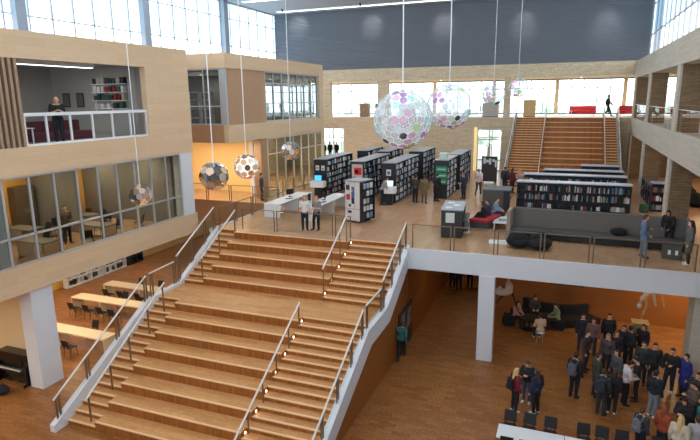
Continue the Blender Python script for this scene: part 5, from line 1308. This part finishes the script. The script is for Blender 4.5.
# upper floor
person(at(607, 116.8, F2), (.9, -.2), 'man in dark clothes walking past the red sofa on the upper floor', 'walk', 1.78, ('jacket', (38, 40, 46)), (36, 36, 44), (28, 28, 30), ('short', 'brown'))
person((5.9, 47.2, F2), (.4, .9), 'dark figure standing between brick pillars of the right gallery', 'stand', 1.76, ('jacket', (32, 34, 40)), (30, 30, 36))
person((8.2, 45, F2), (-.7, -.7), 'second figure standing farther in on the right gallery', 'hip', 1.74, ('jacket', (60, 54, 56)), (34, 34, 40))
q = aty(48, 104, 15.45); person((-18.85, 16.55, F2), (.8, -.5), 'bald man in black standing at the white rail of the open room', 'phone', 1.9, ('tee', (28, 28, 30)), (34, 34, 40), hair=None)
for x, y, f, lab, c in ((-19.8, 34.6, (.3, -1), 'dark figure standing left behind the grid of panes of the far left gallery', (50, 52, 60)), (-20.2, 37.8, (1, 0), 'dark figure standing right behind the grid of panes of the far left gallery', (40, 44, 54))):
    person((x, y, F2 + .02), f, lab, 'stand', 1.75, ('jacket', c), (36, 36, 44))
for x, y, f, lab, c in ((-19.2, 12.2, (.5, 1), 'person in a red top behind the panes at the left end of the glazed room', (150, 40, 46)), (-20.9, 14.6, (0, -1), 'person in dark clothes behind the second pane of the glazed room', (40, 42, 50)), (-21.0, 18.2, (.6, -.4), 'person in a brown jacket in the middle of the glazed room', (104, 80, 60))):
    person((x, y, F1 + .02), f, lab, 'stand', 1.74, ('jacket', c), (36, 38, 46), hair=('short', 'dark'))

# ------------------------------------------------------------------ people in the lower hall
NAVY, BLK, GRY = (36, 42, 60), (30, 30, 34), (92, 94, 98)
p = person(at(514, 411.5, 0), (.8, .6), 'blond girl in dark red with a black backpack near the white table', 'stand', 1.68, ('jacket', (120, 28, 44)), (26, 27, 34), (214, 208, 206), ('long', 'blond')); backpack(p, 'black backpack of the blond girl in dark red', (24, 24, 30))
person(at(526, 402.5, 0), (-.2, -1), 'girl in black facing the viewer between the two by the white table', 'phone', 1.68, ('jacket', (34, 34, 38)), (70, 80, 104), (220, 216, 214), ('tail', 'brown'))
person(at(535, 413.5, 0), (-.7, .6), 'girl with long brown hair in a navy jacket near the white table', 'stand', 1.7, ('jacket', (40, 48, 72)), (24, 25, 32), (214, 206, 204), ('long', 'brown'))
p = person(at(573, 397.5, 0), (.5, .85), 'tall person in black with a grey backpack at the left of the crowd', 'stand', 1.8, ('jacket', (30, 31, 36)), (24, 25, 30), (22, 22, 24), ('short', 'black')); backpack(p, 'grey backpack of the tall person in black at the left of the crowd', (84, 88, 94))
person(at(594.5, 397, 0), (.8, .3), 'man in a long dark olive coat left in the crowd', 'stand', 1.78, ('coat', (64, 60, 48)), (34, 34, 38), hair=('short', 'brown'))
p = person(at(600, 415, 0), (.4, .9), 'person with a dark patterned backpack at the front of the crowd', 'stand', 1.76, ('jacket', (46, 50, 54)), (44, 46, 52), (24, 24, 26), ('short', 'brown')); backpack(p, 'dark backpack of the person at the front of the crowd', (40, 44, 50))
person(at(611, 413.5, 0), (.2, .9), 'girl in black with pale shoes at the front of the crowd', 'stand', 1.7, ('jacket', (32, 32, 38)), (28, 30, 38), (220, 216, 212), ('long', 'brown'))
person(at(623.5, 404.5, 0), (.8, .2), 'person in a white jacket holding something, middle of the crowd', 'read', 1.74, ('jacket', (206, 200, 202)), (30, 30, 36), (28, 28, 30), ('short', 'dark'))
person(at(635, 401, 0), (-.9, .1), 'person in a black tee shirt facing the one in the white jacket', 'read', 1.76, ('tee', (36, 40, 44)), (30, 31, 38), (26, 26, 28), ('short', 'dark'))
person(at(651.5, 417, 0), (.7, .7), 'person in a black top, blue grey jeans and white shoes', 'stand', 1.76, ('jacket', (32, 36, 46)), (116, 126, 138), (224, 220, 216), ('short', 'dark'))
person(at(668, 392, 0), (-.4, -.9), 'person in a dark open jacket with pale shoes right in the crowd', 'hip', 1.78, ('jacket', (36, 34, 34)), (34, 36, 42), (214, 208, 204), ('short', 'black'))
person(at(682, 398, 0), (-.8, -.3), 'person in a bright blue hooded jacket by the grey column', 'stand', 1.76, ('coat', (36, 42, 120)), (30, 32, 44), (30, 30, 34), ('short', 'black'))
person(at(651, 386, 0), (.1, -1), 'person in dark clothes facing the viewer behind the jeans wearer', 'stand', 1.78, ('jacket', (40, 40, 46)), (32, 32, 38), hair=('short', 'dark'))
person(at(640, 384, 0), (-.2, -1), 'person in a dark green jacket behind the black tee shirt', 'stand', 1.78, ('jacket', (44, 56, 50)), (32, 32, 38), hair=('short', 'brown'))
for px, py, f, lab, c, hs in ((580.5, 351, (.2, -1), 'dark figure farthest left in the back row of the crowd', (40, 40, 48), ('short', 'black')), (591, 356, (-.2, -1), 'person in a dull pink top in the back row of the crowd', (120, 84, 82), ('long', 'brown')), (584, 371, (.8, -.3), 'person with a pale scarf behind the grey backpack wearer', (60, 56, 58), ('short', 'brown')),
                          (606.5, 352, (.1, -1), 'dark figure in the middle of the back row by the orange wall', (34, 36, 40), ('short', 'black')), (605, 374, (-.4, -.8), 'girl with long fair hair in the second row of the crowd', (70, 62, 64), ('long', 'fair')), (613, 371, (.4, -.9), 'girl with reddish long hair in the second row of the crowd', (54, 50, 54), ('long', 'red')),
                          (621, 364, (-.3, -1), 'tall dark figure right in the second row of the crowd', (32, 32, 38), ('short', 'black')), (627, 366, (.6, .6), 'dark figure seen from behind right in the second row of the crowd', (36, 36, 44), ('short', 'dark')), (614, 391, (-.7, -.5), 'girl in grey in the third row of the crowd', (80, 80, 86), ('long', 'brown')), (640, 362, (-.5, -.7), 'dark figure at the right end of the back row', (38, 36, 40), ('short', 'black'))):
    person(at(px, py, 0), f, lab, 'stand', random.uniform(1.68, 1.8), ('jacket', c), random.choice(((28, 29, 36), (44, 50, 64), (30, 30, 34))), hair=hs)
# the cluster at the lower right corner
for px, py, f, pose, lab, top, hs in ((693, 418, (-.6, -.6), 'stand', 'woman with brown hair in the cluster beside the grey column', ('jacket', (48, 42, 44)), ('long', 'brown')), (690, 428, (-.8, -.2), 'phone', 'person with a tan face covering in the right corner cluster', ('jacket', (92, 76, 66)), ('short', 'dark')),
                             (680, 446, (-.5, -.8), 'phone', 'person in a black jacket in the right corner cluster', ('jacket', (30, 30, 34)), ('long', 'dark')), (659.5, 456, (.6, .5), 'stand', 'person in a rust orange jacket at the bottom right', ('jacket', (150, 66, 36)), ('long', 'red')),
                             (675, 468, (.4, .9), 'stand', 'blond person in a pale top at the bottom right', ('jacket', (196, 180, 160)), ('long', 'blond')), (692, 468, (-.2, .9), 'stand', 'person in a pale grey hoodie at the bottom right corner', ('jacket', (170, 172, 176)), ('short', 'brown')), (697, 447, (-.8, .3), 'stand', 'person in a teal jacket at the right edge', ('jacket', (44, 120, 112)), ('short', 'dark'))):
    person(at(px, py, 0), f, lab, pose, 1.72, top, (32, 34, 44), hair=hs)
p = person(at(699, 419, 0), (-.9, -.2), 'dark figure at the right edge beside the woman with brown hair', 'stand', 1.7, ('jacket', (34, 34, 40)), (30, 30, 36), hair=('short', 'black'))
p = person(at(651, 459, 0) + V((-.35, .1, 0)), (.6, .6), 'person in a dark coat with a grey backpack at the bottom right', 'stand', 1.6, ('jacket', (50, 52, 58)), (30, 30, 36), hair=('short', 'brown')); backpack(p, 'grey backpack of the person at the bottom right', (100, 104, 108))
# around the curved couch
person((-.95, 27.6, 0), (.2, -1), 'person in dark grey sitting on the curved couch behind the low table', 'sit', 1.72, ('jacket', (66, 60, 62)), (36, 36, 42), hair=('short', 'dark'))
person((-1.75, 26.55, 0), (.7, -.5), 'person in a dull pink top at the left of the low table', 'sit', 1.68, ('jacket', (176, 126, 122)), (40, 40, 46), hair=('long', 'brown'))
person((.15, 26.75, 0), (-.9, -.3), 'person in a pale green top sitting at the right of the low table', 'sit', 1.7, ('jacket', (128, 144, 104)), (40, 42, 48), hair=('tail', 'brown'))
person((-.55, 25.05, 0), (-.4, 1), 'person in a beige jacket sitting on the small stool, seen from behind', 'sit', 1.7, ('jacket', (206, 178, 148)), (34, 34, 40), (210, 206, 200), ('short', 'dark'))
person(at(401, 359, 0), (-.1, 1), 'person in a teal jacket by the dark doors under the stairs', 'walk', 1.72, ('jacket', (50, 104, 104)), (28, 29, 34), (36, 34, 36), ('short', 'dark'))
for x, y, lab in ((-5.75, 31.2, 'figure in dark trousers leftmost of the three in the passage'), (-5.3, 30.8, 'figure in dark trousers between the two others in the passage'), (-4.75, 31.4, 'figure in dark trousers rightmost of the three in the passage')):
    person((x, y, 0), (.1, -1), lab, 'stand', 1.76, ('jacket', (44, 42, 46)), (28, 28, 34))
t = thing('chair', 'dark bench block along the left of the low table by the couch', 'bench', (-2.05, 26.6, 0)); obj('seat', B(-.3, .3, -.35, .35, .1, .46), BLACKF, t, bev=.03); obj('plinth', B(-.25, .25, -.3, .3, 0, .1), BLACK, t); t.name = 'bench'
t = thing('chair', 'dark stool block under the person in pale green', 'stool', (.2, 26.8, 0)); obj('seat', B(-.25, .3, -.3, .3, .1, .46), BLACKF, t, bev=.03); obj('plinth', B(-.2, .25, -.25, .25, 0, .1), BLACK, t); t.name = 'stool_block'

# ------------------------------------------------------------------ view
vs = sc.view_settings; vs.view_transform = 'Standard'; vs.look = 'None'; vs.gamma = 1; vs.use_curve_mapping = False; vs.exposure = .55
sc.display_settings.display_device = 'sRGB'
sc.cycles.max_bounces = 10; sc.cycles.transparent_max_bounces = 24; sc.cycles.sample_clamp_indirect = 8
